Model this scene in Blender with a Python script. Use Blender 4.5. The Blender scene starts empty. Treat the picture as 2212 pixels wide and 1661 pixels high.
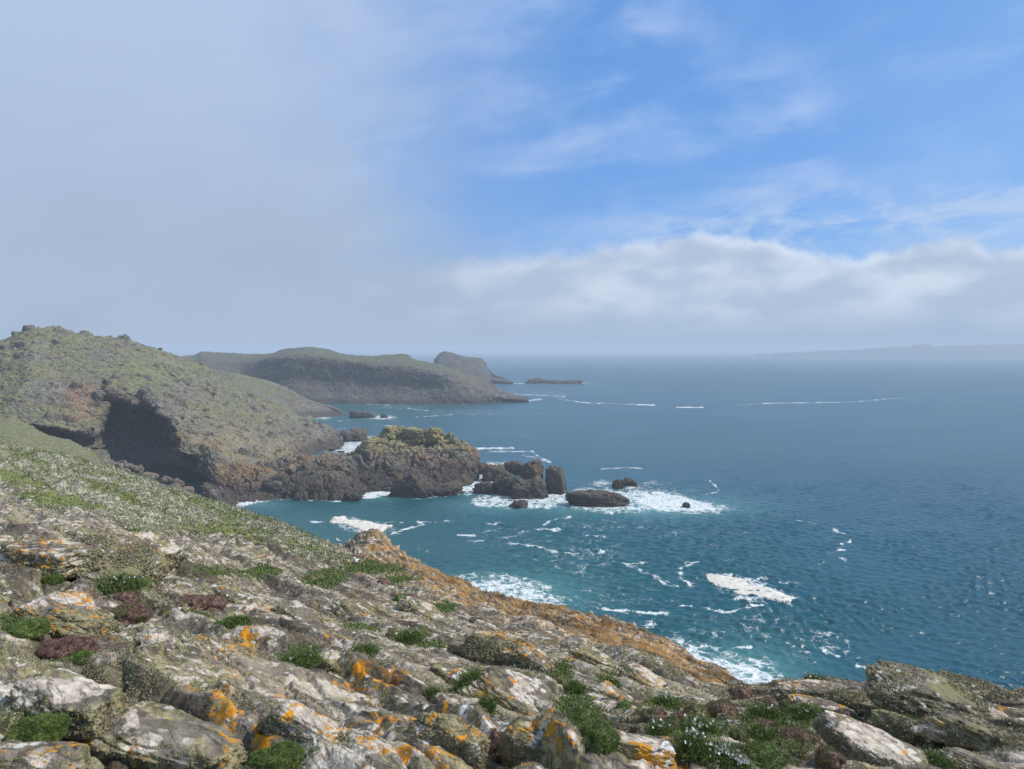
import bpy, bmesh, math, random
import numpy as np
from mathutils import Vector
DET = 1.0                            # mesh density
random.seed(7); RS = np.random.RandomState(7)
S = bpy.context.scene; COL = S.collection
# ---------------------------------------------------------------- camera
F = 1580.0; CX, CY = 1106.0, 830.5; HZ = 754.0; H = 50.0
PITCH = math.atan((CY - HZ) / F)
cam = bpy.data.cameras.new('camera'); camo = bpy.data.objects.new('camera', cam); COL.objects.link(camo)
camo.location = (0, 0, H); camo.rotation_euler = (math.pi/2 - PITCH, 0, 0)
cam.sensor_width = 36; cam.lens = 36*F/2212; cam.clip_start = .1; cam.clip_end = 60000
cam.dof.use_dof = True; cam.dof.focus_distance = 60; cam.dof.aperture_fstop = 7.0
S.camera = camo
# ---------------------------------------------------------------- light
SUN_AZ, SUN_EL = 84.0, 47.0          # azimuth clockwise from the view direction (+Y)
a, e = math.radians(SUN_AZ), math.radians(SUN_EL)
SD = Vector((math.sin(a)*math.cos(e), math.cos(a)*math.cos(e), math.sin(e)))
sl = bpy.data.lights.new('sun', 'SUN'); sl.energy = 4.2; sl.angle = math.radians(.5); sl.color = (1, .935, .83)
so = bpy.data.objects.new('sun', sl); COL.objects.link(so); so.rotation_euler = SD.to_track_quat('Z', 'Y').to_euler()
S.view_settings.view_transform = 'Standard'; S.view_settings.look = 'None'
S.view_settings.exposure = 0.17; S.view_settings.gamma = 1
S.cycles.use_denoising = True
S.cycles.max_bounces = 5; S.cycles.diffuse_bounces = 2; S.cycles.glossy_bounces = 2; S.cycles.transmission_bounces = 1
S.cycles.volume_bounces = 1; S.cycles.transparent_max_bounces = 4

# ---------------------------------------------------------------- node helper
class NT:
    def __init__(s, tree):
        s.t = tree; s.n = tree.nodes; s.l = tree.links
        for x in list(s.n): s.n.remove(x)
    def node(s, ty, **kw):
        x = s.n.new(ty)
        for k, v in kw.items(): setattr(x, k, v)
        return x
    def put(s, sock, v):
        if v is None: return
        if isinstance(v, bpy.types.NodeSocket): s.l.new(v, sock)
        else:
            if isinstance(v, (tuple, list)) and len(v) == 3 and sock.type == 'RGBA': v = (*v, 1)
            sock.default_value = v
    def m(s, op, a, b=None, c=None, clamp=False):
        x = s.node('ShaderNodeMath', operation=op, use_clamp=clamp)
        for i, v in enumerate((a, b, c)): s.put(x.inputs[i], v)
        return x.outputs[0]
    def vm(s, op, a, b=None):
        x = s.node('ShaderNodeVectorMath', operation=op); s.put(x.inputs[0], a); s.put(x.inputs[1], b)
        return x.outputs[0]
    def add(s, a, b): return s.m('ADD', a, b)
    def sub(s, a, b): return s.m('SUBTRACT', a, b)
    def mul(s, a, b): return s.m('MULTIPLY', a, b)
    def mix(s, f, a, b, mode='MIX'):
        x = s.node('ShaderNodeMix', data_type='RGBA', blend_type=mode)
        s.put(x.inputs[0], f); s.put(x.inputs[6], a); s.put(x.inputs[7], b); return x.outputs[2]
    def ss(s, v, lo, hi, a=0., b=1.):
        x = s.node('ShaderNodeMapRange', interpolation_type='SMOOTHSTEP')
        for i, q in enumerate((v, lo, hi, a, b)): s.put(x.inputs[i], q)
        return x.outputs[0]
    def lin(s, v, lo, hi, a=0., b=1.):
        x = s.node('ShaderNodeMapRange')
        for i, q in enumerate((v, lo, hi, a, b)): s.put(x.inputs[i], q)
        return x.outputs[0]
    def noise(s, v, sc, det=3., ro=.5, dist=0., col=False):
        x = s.node('ShaderNodeTexNoise'); s.put(x.inputs['Vector'], v); s.put(x.inputs['Scale'], sc)
        s.put(x.inputs['Detail'], det); s.put(x.inputs['Roughness'], ro); s.put(x.inputs['Distortion'], dist)
        return x.outputs['Color' if col else 'Fac']
    def vor(s, v, sc, feat='F1', out='Distance', rnd=1.):
        x = s.node('ShaderNodeTexVoronoi', feature=feat); s.put(x.inputs['Vector'], v); s.put(x.inputs['Scale'], sc)
        x.inputs['Randomness'].default_value = rnd
        return x.outputs[out]
    def ramp(s, f, stops, interp='LINEAR'):
        x = s.node('ShaderNodeValToRGB'); x.color_ramp.interpolation = interp; el = x.color_ramp.elements
        while len(el) < len(stops): el.new(.5)
        for q, (p, c) in zip(el, stops):
            q.position = p; q.color = (c, c, c, 1) if isinstance(c, (int, float)) else (*c, 1)
        s.put(x.inputs[0], f); return x.outputs[0]
    def attr(s, name):
        return s.node('ShaderNodeAttribute', attribute_name=name).outputs['Fac']
    def pos(s): return s.node('ShaderNodeNewGeometry').outputs['Position']
    def scale(s, v, xyz):
        x = s.node('ShaderNodeMapping'); s.put(x.inputs['Vector'], v); x.inputs['Scale'].default_value = xyz; return x.outputs[0]
    def rotz(s, v, ang, xyz=(1, 1, 1), rx=0, ry=0):
        x = s.node('ShaderNodeMapping', vector_type='TEXTURE'); s.put(x.inputs['Vector'], v); x.inputs['Rotation'].default_value = (rx, ry, ang)
        x.inputs['Scale'].default_value = (1/xyz[0], 1/xyz[1], 1/xyz[2]); return x.outputs[0]
    def sep(s, v):
        x = s.node('ShaderNodeSeparateXYZ'); s.put(x.inputs[0], v); return x.outputs
    def comb(s, x_, y_, z_):
        x = s.node('ShaderNodeCombineXYZ'); s.put(x.inputs[0], x_); s.put(x.inputs[1], y_); s.put(x.inputs[2], z_); return x.outputs[0]
    def bump(s, h, st, dist, nrm=None):
        x = s.node('ShaderNodeBump'); s.put(x.inputs['Height'], h); x.inputs['Strength'].default_value = st
        x.inputs['Distance'].default_value = dist; s.put(x.inputs['Normal'], nrm); return x.outputs[0]
    def surf(s, col, rough=.8, nrm=None, spec=.3, **kw):
        x = s.node('ShaderNodeBsdfPrincipled'); s.put(x.inputs['Base Color'], col); s.put(x.inputs['Roughness'], rough)
        s.put(x.inputs['Specular IOR Level'], spec); s.put(x.inputs['Normal'], nrm)
        for k, v in kw.items(): s.put(x.inputs[k.replace('_', ' ')], v)
        o = s.node('ShaderNodeOutputMaterial'); s.l.new(x.outputs[0], o.inputs[0]); return x
def mat(name):
    m = bpy.data.materials.new(name); m.use_nodes = True; return m, NT(m.node_tree)

# ---------------------------------------------------------------- world: sky and clouds by direction
w = bpy.data.worlds.new('World'); S.world = w; w.use_nodes = True; n = NT(w.node_tree)
STR = .11
sky = n.node('ShaderNodeTexSky', sky_type='NISHITA'); sky.sun_disc = False
sky.sun_elevation = e; sky.sun_rotation = a; sky.air_density = 1.0; sky.dust_density = .3; sky.ozone_density = 2.2; sky.altitude = 50
d = n.node('ShaderNodeTexCoord').outputs['Generated']
dx, dy, dz = n.sep(d)[:3]
az = n.mul(n.m('ARCTAN2', dx, dy), 57.2958); el = n.mul(n.m('ARCSINE', dz), 57.2958)
uv = n.comb(n.mul(az, .1), n.mul(el, .1), 0.)
uvs = n.comb(n.mul(az, .1), n.mul(el, .26), 3.)
def K(r, g, b): return (r/STR, g/STR, b/STR)
blue = n.mix(.62, sky.outputs[0], K(.100, .31, .78))
blue = n.mix(n.ss(az, 20., 38., 0., .25), blue, K(.30, .50, .78))
# thin high wisps
w1 = n.noise(n.rotz(uvs, .35, (1, 1.3, 1)), .95, 6., .52, .25)
w2 = n.noise(uv, .55, 4., .5)
wm = n.mul(n.ss(w1, .38, .72), n.ss(w2, .34, .6))
wm = n.mul(wm, .72)
c = n.mix(wm, blue, K(.42, .55, .80))
# soft veil patch above the bank (right)
veil = n.mul(n.ss(n.noise(n.rotz(uvs, .2), 1.9, 6., .6, .4), .44, .66), n.mul(n.ss(el, 5., 8.), n.ss(el, 13., 9.)))
veil = n.mul(veil, n.ss(az, 4., 14.))
c = n.mix(n.mul(veil, .7), c, K(.46, .58, .78))
# low cumulus bank
azn = n.lin(az, -20., 40.)
def pxa(px): return (math.degrees(math.atan((px-1106)/F))+20)/60
top = n.ramp(azn, [(0., .60), (pxa(820), .62), (pxa(1000), .735), (pxa(1200), .80), (pxa(1400), .86), (pxa(1520), .90), (pxa(1640), .83), (pxa(1760), .70), (pxa(1840), .66), (pxa(1960), .74), (pxa(2090), .76), (pxa(2130), .68), (pxa(2212), .68), (1., .60)])
top = n.mul(top, 10.)
pn = n.noise(uv, 5., 6., .58, .15)
pn2 = n.noise(uv, 16., 4., .6)
dtop = n.sub(n.add(top, n.add(n.mul(n.sub(pn, .5), 1.7), n.mul(n.sub(pn2, .5), .45))), el)
bank = n.ss(dtop, -.05, n.ss(az, 2., 14., 1.6, .85))
shade = n.noise(n.comb(n.mul(az, .1), n.mul(el, .22), 7.), 1.7, 5., .52, .12)
bcol = n.mix(n.ss(shade, .36, .66), K(.39, .49, .64), K(.56, .64, .77))
rim = n.mul(n.ss(dtop, 1.5, .1), n.mul(n.ss(az, -8., 8.), n.ss(n.noise(uv, 3.2, 3., .5), .38, .58)))
bcol = n.mix(n.mul(rim, .8), bcol, K(.66, .74, .86))
bcol = n.mix(n.ss(el, 4.2, .2), bcol, K(.325, .435, .58))
c = n.mix(bank, c, bcol)
# fog bank on the left
fn = n.noise(n.rotz(uv, .3, (1, 1.5, 1)), .8, 5., .55, .5)
fa = n.add(n.add(n.add(az, 2.), n.mul(n.sub(fn, .5), 26.)), n.mul(n.m('ABSOLUTE', n.sub(el, 9.)), -.15))
fa = n.add(fa, n.mul(n.ss(el, 14., 5.), -5.))
fog = n.ss(fa, 7., -20.)
fogc = n.mix(n.ss(el, 2., 24.), K(.335, .42, .55), K(.40, .51, .71))
fogc = n.mix(n.mul(n.ss(fn, .3, .7), .35), fogc, K(.41, .51, .68))
c = n.mix(n.mul(fog, .97), c, fogc)
# below the horizon / far side stay hazy blue
c = n.mix(n.ss(el, .5, -1.), c, K(.2, .28, .36))
bg = n.node('ShaderNodeBackground'); n.l.new(c, bg.inputs[0]); bg.inputs[1].default_value = STR
o = n.node('ShaderNodeOutputWorld'); n.l.new(bg.outputs[0], o.inputs[0])

# ---------------------------------------------------------------- numpy tools
def W(px, py, Y):
    px, py, Y = [np.asarray(q, float) for q in (px, py, Y)]
    cx = (px - CX)/F; cy = (CY - py)/F; cp, sp = math.cos(PITCH), math.sin(PITCH)
    dy = cp + cy*sp; dz = -sp + cy*cp; k = Y/dy
    return np.stack([cx*k, Y + 0*cx, H + dz*k], -1)
def PX(p):
    x, y, z = p[..., 0], p[..., 1], p[..., 2]-H; cp, sp = math.cos(PITCH), math.sin(PITCH)
    dep = np.maximum(y*cp - z*sp, .05); up = y*sp + z*cp
    return CX + F*x/dep, CY - F*up/dep
def WY(py): return H*F/(np.asarray(py, float) - HZ)      # distance of the water seen at row py
def hsh(ix, iy, iz, k):
    h = (ix.astype(np.int64)*374761393 + iy.astype(np.int64)*668265263 + iz.astype(np.int64)*2147483647 + k*1274126177) & 0xffffffff
    h = ((h ^ (h >> 13))*1274126177) & 0xffffffff
    h = ((h ^ (h >> 16))*2246822519) & 0xffffffff
    return ((h ^ (h >> 15)) & 0xffffff)/float(0xffffff)
def vnoise(p, k=0):
    i = np.floor(p).astype(np.int64); f = p - i; u = f*f*f*(f*(f*6-15)+10); r = 0
    for a_ in (0, 1):
        wx = u[..., 0] if a_ else 1-u[..., 0]
        for b_ in (0, 1):
            wy = u[..., 1] if b_ else 1-u[..., 1]
            for c_ in (0, 1):
                wz = u[..., 2] if c_ else 1-u[..., 2]
                ix, iy, iz = i[..., 0]+a_, i[..., 1]+b_, i[..., 2]+c_
                th = hsh(ix, iy, iz, k)*6.28318; zz = hsh(ix, iy, iz, k+51)*2-1; rr = np.sqrt(1-zz*zz)
                g = rr*np.cos(th)*(f[..., 0]-a_) + rr*np.sin(th)*(f[..., 1]-b_) + zz*(f[..., 2]-c_)
                r = r + wx*wy*wz*g
    return r*1.5
def fbm(p, sc, octv=4, g=.5, k=0, ridge=False):
    r = 0; am = 1; q = p*sc
    for o_ in range(octv):
        v = vnoise(q, k+o_*7)
        r = r + am*((1-2*np.abs(v))*.6-.3 if ridge else v); am *= g; q = q*2.03 + 11.3
    return r
def vor(p, k=0, jit=.9):
    """F1, F2, cell random, offset to the centre"""
    i = np.floor(p).astype(np.int64); n_ = p.shape[:-1]
    F1 = np.full(n_, 9.); F2 = np.full(n_, 9.); R = np.zeros(n_); R2 = np.zeros(n_); OX = np.zeros(p.shape)
    for a_ in (-1, 0, 1):
        for b_ in (-1, 0, 1):
            for c_ in (-1, 0, 1):
                ix, iy, iz = i[..., 0]+a_, i[..., 1]+b_, i[..., 2]+c_
                cxyz = np.stack([ix+.5+jit*(hsh(ix, iy, iz, k)-.5), iy+.5+jit*(hsh(ix, iy, iz, k+1)-.5), iz+.5+jit*(hsh(ix, iy, iz, k+2)-.5)], -1)
                dv = p - cxyz; dd = np.sqrt((dv**2).sum(-1)); b = dd < F1
                F2 = np.where(b, F1, np.minimum(F2, dd)); F1 = np.where(b, dd, F1)
                R = np.where(b, hsh(ix, iy, iz, k+3), R); R2 = np.where(b, hsh(ix, iy, iz, k+4), R2); OX = np.where(b[..., None], dv, OX)
    return F1, F2, R, R2, OX
def vor2(p2, k=0):
    p = np.concatenate([p2, np.full(p2.shape[:-1]+(1,), .5)], -1)
    i = np.floor(p).astype(np.int64); n_ = p.shape[:-1]
    F1 = np.full(n_, 9.); F2 = np.full(n_, 9.); R = np.zeros(n_); R2 = np.zeros(n_); OX = np.zeros(n_+(2,))
    z = i[..., 2]*0
    for a_ in (-1, 0, 1):
        for b_ in (-1, 0, 1):
            ix, iy = i[..., 0]+a_, i[..., 1]+b_
            dv = np.stack([p[..., 0]-ix-.5-.9*(hsh(ix, iy, z, k)-.5), p[..., 1]-iy-.5-.9*(hsh(ix, iy, z, k+1)-.5)], -1)
            dd = np.sqrt((dv**2).sum(-1)); b = dd < F1
            F2 = np.where(b, F1, np.minimum(F2, dd)); F1 = np.where(b, dd, F1)
            R = np.where(b, hsh(ix, iy, z, k+3), R); R2 = np.where(b, hsh(ix, iy, z, k+4), R2); OX = np.where(b[..., None], dv, OX)
    return F1, F2, R, R2, OX
def sst(x, a_, b_):
    t = np.clip((x-a_)/(b_-a_), 0, 1); return t*t*(3-2*t)
def pchip(V, t):
    """V (n,...) at 0..n-1, monotone cubic, sampled at t"""
    n_ = V.shape[0]; D = V[1:]-V[:-1]; M = np.zeros_like(V)
    a_, b_ = D[:-1], D[1:]
    with np.errstate(all='ignore'):
        hm = 2*a_*b_/(a_+b_)
    M[1:-1] = np.where(a_*b_ > 0, np.nan_to_num(hm), 0); M[0] = D[0]; M[-1] = D[-1]
    i = np.clip(np.floor(t).astype(int), 0, n_-2); f = (t-i).reshape((-1,)+(1,)*(V.ndim-1))
    return (2*f**3-3*f**2+1)*V[i] + (f**3-2*f**2+f)*M[i] + (-2*f**3+3*f**2)*V[i+1] + (f**3-f**2)*M[i+1]
def tsteps(weights, n_):
    c_ = np.concatenate([[0], np.cumsum(weights)]); s_ = np.linspace(0, c_[-1], n_)
    return np.interp(s_, c_, np.arange(len(c_)))
def loft(st, wu, nu, wv, nv):
    """stations (each a list of world points) -> smooth grid (nu, nv, 3)"""
    V = np.array(st, float); nu = int(nu*DET); nv = int(nv*DET)
    g = pchip(V, tsteps(wu, nu))
    g = pchip(g.transpose(1, 0, 2), tsteps(wv, nv)).transpose(1, 0, 2)
    return g
def normals(g):
    du = np.gradient(g, axis=0); dv = np.gradient(g, axis=1); n_ = np.cross(du, dv)
    return n_/np.maximum(np.linalg.norm(n_, axis=-1, keepdims=True), 1e-9)
def mesh(name, v, f, m, smooth=True, attrs=None):
    v = np.ascontiguousarray(v, np.float32); f = np.ascontiguousarray(f, np.int32)
    me = bpy.data.meshes.new(name); nf, k = f.shape
    me.vertices.add(len(v)); me.vertices.foreach_set('co', v.ravel())
    me.loops.add(nf*k); me.loops.foreach_set('vertex_index', f.ravel())
    me.polygons.add(nf); me.polygons.foreach_set('loop_start', np.arange(0, nf*k, k, dtype=np.int32))
    me.polygons.foreach_set('use_smooth', np.full(nf, smooth))
    for an, av in (attrs or {}).items():
        at = me.attributes.new(an, 'FLOAT', 'POINT'); at.data.foreach_set('value', np.ascontiguousarray(av, np.float32).ravel())
    me.update(calc_edges=True); me.validate()
    for mm in (m if isinstance(m, (list, tuple)) else [m]): me.materials.append(mm)
    return me
def obj(name, me, parent=None):
    o_ = bpy.data.objects.new(name, me); COL.objects.link(o_)
    if parent: o_.parent = parent
    return o_
def gridmesh(name, g, m, attrs=None, flip=False):
    nu, nv = g.shape[:2]; i = np.arange(nu*nv).reshape(nu, nv)
    f = np.stack([i[:-1, :-1], i[1:, :-1], i[1:, 1:], i[:-1, 1:]], -1).reshape(-1, 4)
    if flip: f = f[:, ::-1]
    return mesh(name, g.reshape(-1, 3), f, m, True, attrs)
def tag(o_, label=None, cat=None, group=None, kind=None):
    if label: o_['label'] = label
    if cat: o_['category'] = cat
    if group: o_['group'] = group
    if kind: o_['kind'] = kind
    return o_
def inpoly(px, py, poly):
    r = np.zeros(px.shape, bool); n_ = len(poly)
    for i in range(n_):
        x1, y1 = poly[i]; x2, y2 = poly[(i+1) % n_]
        if y1 == y2: continue
        r ^= ((y1 > py) != (y2 > py)) & (px < (x2-x1)*(py-y1)/(y2-y1)+x1)
    return r
def segd(px, py, pts, ky=1.):
    r = np.full(px.shape, 1e9)
    for (x1, y1), (x2, y2) in zip(pts[:-1], pts[1:]):
        ax, ay = x2-x1, (y2-y1)*ky; L = ax*ax+ay*ay+1e-9; qx, qy = px-x1, (py-y1)*ky
        t = np.clip((qx*ax+qy*ay)/L, 0, 1); r = np.minimum(r, np.hypot(qx-t*ax, qy-t*ay))
    return r
def sdpoly(px, py, poly, ky=1.):
    dd = segd(px, py, poly+[poly[0]], ky); return np.where(inpoly(px, py, poly), dd, -dd)
def blob(px, py, L):
    r = np.zeros(px.shape)
    for b in L:
        x, y, rx, ry = b[:4]; am = b[4] if len(b) > 4 else 1.
        dd = ((px-x)/rx)**2+((py-y)/ry)**2
        r = np.maximum(r, am*np.exp(-dd*.9))
    return r
# ---------------------------------------------------------------- materials
def near_rock(name, orange_base=0., green=0., use_attr=True, warm=0., pale=0.):
    """lichen covered coastal rock; grass / orange / soil come from attributes on the slope"""
    m_, n = mat(name); P = n.pos(); nz = n.sep(n.node('ShaderNodeNewGeometry').outputs['Normal'])[2]
    Pa = n.rotz(P, -.9, (.45, 1.3, 1.0))
    big = n.noise(P, .35, 3., .5); n1 = n.noise(P, 2.2, 6., .62); n2 = n.noise(Pa, 5., 6., .6, .6); n3 = n.noise(P, 17., 5., .65)
    c = n.mix(n.ss(n1, .35, .68), (.070, .062, .050), (.175, .155, .12))
    c = n.mix(n.mul(n.ss(n3, .45, .65), .6), c, (.30, .255, .20))
    # olive-grey shaggy lichen
    shag = n.ss(n.add(n.add(n2, n.mul(n.sub(big, .5), .5)), n.mul(n.ss(nz, .95, .4), .24)), .47, .58)
    c = n.mix(n.mul(shag, .75), c, n.mix(n.ss(n3, .35, .65), (.13, .115, .05), (.35, .32, .17)))
    # pale pinkish and white crusts
    pw = n.noise(P, 2.7, 6., .58, .3); pk = n.ss(n.add(pw, n.add(n.mul(n.ss(nz, .4, .95), .05), -pale*-.0 + pale)), .578, .612)
    c = n.mix(n.mul(pk, .85), c, n.mix(n.ss(n3, .35, .65), (.38, .325, .265), (.64, .575, .49)))
    wv_ = n.vor(n.vm('ADD', P, n.vm('SCALE', n.noise(P, 3., 3., .5, 0., True))), 2.6)
    wt = n.mul(n.ss(wv_, .23, .16), n.ss(n.noise(P, .9, 2., .5), .48, .58))
    c = n.mix(n.mul(wt, .9), c, (.64, .63, .60))
    sp = n.mul(n.ss(n.vor(P, 9.), .27, .19), n.ss(n.noise(P, 1.7, 2., .5), .38, .50))
    c = n.mix(n.mul(sp, .85), c, (.55, .53, .48))
    # little dark fissures
    fz = n.noise(n.rotz(P, -.9, (.5, 2.4, 2.)), 2.4, 5., .6, 1.2)
    crack = n.ss(n.m('ABSOLUTE', n.sub(fz, .5)), .026, .0)
    c = n.mix(n.mul(crack, .7), c, (.035, .03, .026))
    # orange lichen
    of = n.noise(P, 10., 6., .68, .3); of2 = n.noise(P, 1.0, 3., .55)
    if use_attr: oa = n.attr('orange'); och_a = n.attr('ochre'); ga = n.attr('grass'); sa = n.attr('soil'); wa = n.attr('white')
    else: oa, ga, sa, wa = orange_base, green, 0., 0.
    om = n.ss(n.add(n.add(n.mul(of, .9), n.mul(of2, .35)), n.mul(oa, .235)), .765, .80)
    oc = n.mix(n.ss(n.noise(P, 11., 3., .5), .4, .62), (.30, .17, .045), (.60, .25, .012))
    c = n.mix(om, c, oc)
    if use_attr:
        # ochre sheet along the outer edge of the slope
        och = n.ss(n.add(n.noise(n.rotz(P, -.9, (.3, 1.2, 1.)), 1.1, 6., .65, .4), n.mul(n.sub(och_a, 1.), .6)), .43, .55)
        c = n.mix(n.mul(och, .8), c, n.mix(n.ss(n3, .35, .65), (.11, .075, .04), (.42, .22, .055)))
        bnd = n.noise(n.rotz(P, -.9, (.10, 1.7, 1.4)), .8, 6., .62, .3); c = n.mix(n.mul(n.ss(bnd, .52, .58), .72), c, (.060, .046, .036)); c = n.mix(n.mul(n.ss(bnd, .44, .38), .35), c, (.40, .33, .24)); bn2 = n.noise(n.rotz(P, -.9, (.05, .9, .9)), .5, 5., .6, .2); c = n.mix(n.mul(n.ss(bn2, .54, .60), .55), c, (.075, .058, .044))
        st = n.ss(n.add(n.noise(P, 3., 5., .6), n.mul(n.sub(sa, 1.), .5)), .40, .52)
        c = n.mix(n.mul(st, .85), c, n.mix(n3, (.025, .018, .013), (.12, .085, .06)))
        gt = n.ss(n.add(n.noise(P, 2.6, 6., .65, .3), n.mul(n.sub(ga, 1.), .75)), .36, .46)
        c = n.mix(gt, c, n.mix(n.noise(P, 14., 4., .6), (.07, .095, .025), (.23, .255, .085)))
        ft = n.mul(n.ss(n.add(n.noise(P, 9., 5., .7), n.mul(n.sub(wa, 1.), .4)), .42, .56), .85)
        c = n.mix(ft, c, n.mix(n.noise(P, 23., 3., .6), (.22, .22, .13), (.50, .485, .385)))
    if green:
        gt = n.ss(n.add(n.noise(P, 2., 5., .6), n.mul(nz, .2)), .75-green*.35, .85-green*.35)
        c = n.mix(gt, c, n.mix(n3, (.13, .12, .06), (.27, .25, .14)))
    if warm: c = n.mix(warm, c, (.23, .15, .10))
    hgt = n.add(n.add(n.mul(n1, .6), n.mul(n3, .22)), n.add(n.mul(n2, .35), n.mul(n.noise(P, 60., 3., .6), .05)))
    n.surf(c, .92, n.bump(hgt, .8, .12), .15)
    return m_
def cliff_mat(name, wet=5., grass=0., ochre=.5, scale=1., dark=0., grassz=12., olive=0., brown=0.):
    """sea cliff: black zone at the water, grey-brown rock, yellow and green lichen and turf above"""
    m_, n = mat(name); P = n.vm('SCALE', n.pos()); n.t.nodes[-1].inputs['Scale'].default_value = scale
    Pw = n.pos(); z = n.sep(Pw)[2]; nz = n.sep(n.node('ShaderNodeNewGeometry').outputs['Normal'])[2]
    big = n.noise(P, .06, 4., .55); md = n.noise(P, .35, 6., .62); fi = n.noise(P, 1.6, 6., .65)
    stre = n.noise(n.scale(P, (1., 1., .22)), .7, 5., .6, .4)
    c = n.mix(n.ss(md, .34, .68), (.075, .070, .058), (.21, .20, .165))
    c = n.mix(n.mul(n.ss(fi, .48, .66), .7), c, (.27, .25, .215))
    if name == 'headland rock':
        c = n.mix(n.mul(n.attr('red'), n.ss(n.noise(n.scale(P, (1., 1., .5)), .4, 5., .6), .32, .6)), c, n.mix(fi, (.16, .085, .05), (.36, .21, .13)))
        c = n.mix(n.mul(n.attr('yellow'), n.ss(n.noise(n.scale(P, (1., 1., .25)), .5, 6., .65), .38, .6)), c, n.mix(fi, (.16, .12, .06), (.42, .33, .16)))
    if brown: c = n.mix(n.mul(n.ss(big, .40, .60), brown), c, (.25, .14, .085))
    yo = n.ss(n.add(n.add(stre, n.mul(n.sub(big, .5), .9)), n.mul(n.lin(z, wet, wet+14.), .10)), .62-ochre*.16, .74-ochre*.16)
    yo = n.mul(yo, n.ss(z, wet, wet+4.))
    c = n.mix(n.mul(yo, .8), c, n.mix(fi, (.13, .09, .035), (.33, .22, .075)))
    if olive:
        ol = n.mul(n.ss(n.add(md, n.mul(nz, .12)), .54-olive*.12, .66-olive*.12), n.ss(z, wet+1., wet+7.))
        c = n.mix(n.mul(ol, .85), c, n.mix(n.ss(fi, .35, .65), (.14, .13, .05), (.44, .40, .19)))
    if grass:
        gf = n.add(n.add(n.mul(nz, .75), n.mul(n.sub(md, .5), .55)), n.mul(n.sub(big, .5), .45))
        if name == 'headland rock': gf = n.sub(gf, n.mul(n.attr('rocky'), .34))
        gm = n.mul(n.ss(gf, .80-.34*grass, .98-.34*grass), n.ss(n.add(z, n.mul(md, 14.)), grassz, grassz+14.))
        gc = n.mix(n.ss(n.noise(P, .9, 5., .65), .35, .65), (.085, .092, .040), (.225, .225, .11))
        gc = n.mix(n.mul(n.ss(n.noise(P, .12, 4., .6), .5, .68), .7), gc, (.21, .20, .14))
        c = n.mix(gm, c, gc)
        wh = n.mul(n.ss(n.noise(P, 2.3, 5., .7), .57, .64), .55)
        c = n.mix(wh, c, (.34, .34, .29))
    wz = n.ss(n.add(z, n.mul(n.sub(md, .5), -7.)), wet+1.6, wet-1.4)
    c = n.mix(n.mul(wz, .93), c, n.mix(fi, (.034, .028, .024), (.095, .074, .056)))
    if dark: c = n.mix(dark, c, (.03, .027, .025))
    jv = n.node('ShaderNodeVectorMath', operation='MULTIPLY_ADD'); n.put(jv.inputs[0], n.noise(P, .25, 4., .6, 0., True)); jv.inputs[1].default_value = (4, 4, 4); n.put(jv.inputs[2], n.rotz(P, 0., (1., 1., 1.9), 0., .4))
    v = n.vor(jv.outputs[0], .22, 'DISTANCE_TO_EDGE'); v2 = n.vor(jv.outputs[0], .6, 'DISTANCE_TO_EDGE')
    jm = n.mul(n.m('MAXIMUM', n.ss(v, .055, .0), n.mul(n.ss(v2, .05, .0), .6)), n.ss(nz, .88, .6)); c = n.mix(n.mul(jm, .75), c, (.035, .032, .027))
    hgt = n.add(n.add(n.mul(md, 1.), n.mul(fi, .55)), n.mul(n.ss(v, 0., .10), .35))
    n.surf(c, n.mix(wz, (.9, .9, .9), (.6, .6, .6)), n.bump(hgt, .9, 1.0/scale), .25)
    return m_
def plain(name, c1, c2, sc=20., rough=.85, bumpd=.01, spec=.2):
    m_, n = mat(name); P = n.pos(); k = n.noise(P, sc, 4., .6)
    n.surf(n.mix(n.ss(k, .3, .7), c1, c2), rough, n.bump(k, .6, bumpd), spec); return m_
M_SLOPE = near_rock('slope rock')
M_BLD = near_rock('boulder rock', .25, 0., False)
M_BLDO = near_rock('boulder rock orange', .36, 0., False)
M_BLDD = near_rock('boulder rock dull', .12, .22, False, 0., -.02)
M_HILL = cliff_mat('headland rock', 3.5, 1.12, -.3, 1., grassz=10., brown=0.)
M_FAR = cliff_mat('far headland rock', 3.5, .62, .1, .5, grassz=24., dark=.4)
M_SEA = cliff_mat('sea rock', 6.5, 0., .3, 1.5, olive=.25, brown=.5)
M_SEAD = cliff_mat('wave washed rock', 3., 0., .2, 1.5, dark=.42, brown=.6)
M_TOP = cliff_mat('yellow lichen rock', 2., 0., .8, 2.2, olive=1.)
M_BEACH = cliff_mat('beach boulder rock', -5., 0., -.3, 2., brown=.5)

# water
M_WATER, n = mat('sea water'); P = n.pos(); z0 = n.scale(P, (1, 1, 0))
dist = n.vm('LENGTH', n.vm('SUBTRACT', P, (0., 0., 50.))); dist = n.t.nodes[-1].outputs['Value'] if False else n.m('SQRT', n.add(n.m('POWER', n.sep(P)[0], 2.), n.m('POWER', n.sep(P)[1], 2.)))
b1 = n.noise(n.rotz(z0, .35, (.55, 1.25, 1.)), .9, 5., .62, .3); b2 = n.noise(n.rotz(z0, .1, (.5, 1.6, 1.)), .55, 4., .55, .4)
b3 = n.noise(n.rotz(z0, .3, (.6, 1.3, 1.)), 2.4, 3., .6)
gust = n.ss(n.noise(n.rotz(z0, .3, (.5, 1.5, 1.)), .02, 4., .6), .32, .66, .55, 1.15)
bh = n.add(n.add(n.mul(b1, .75), n.mul(b2, .6)), n.mul(b3, .11))
shore = n.attr('shore'); fo = n.attr('foam'); pl = n.attr('plume')
sw = n.noise(z0, .006, 4., .5)
wc = n.mix(n.ss(sw, .3, .7), (.004, .054, .078), (.006, .068, .092))
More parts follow.
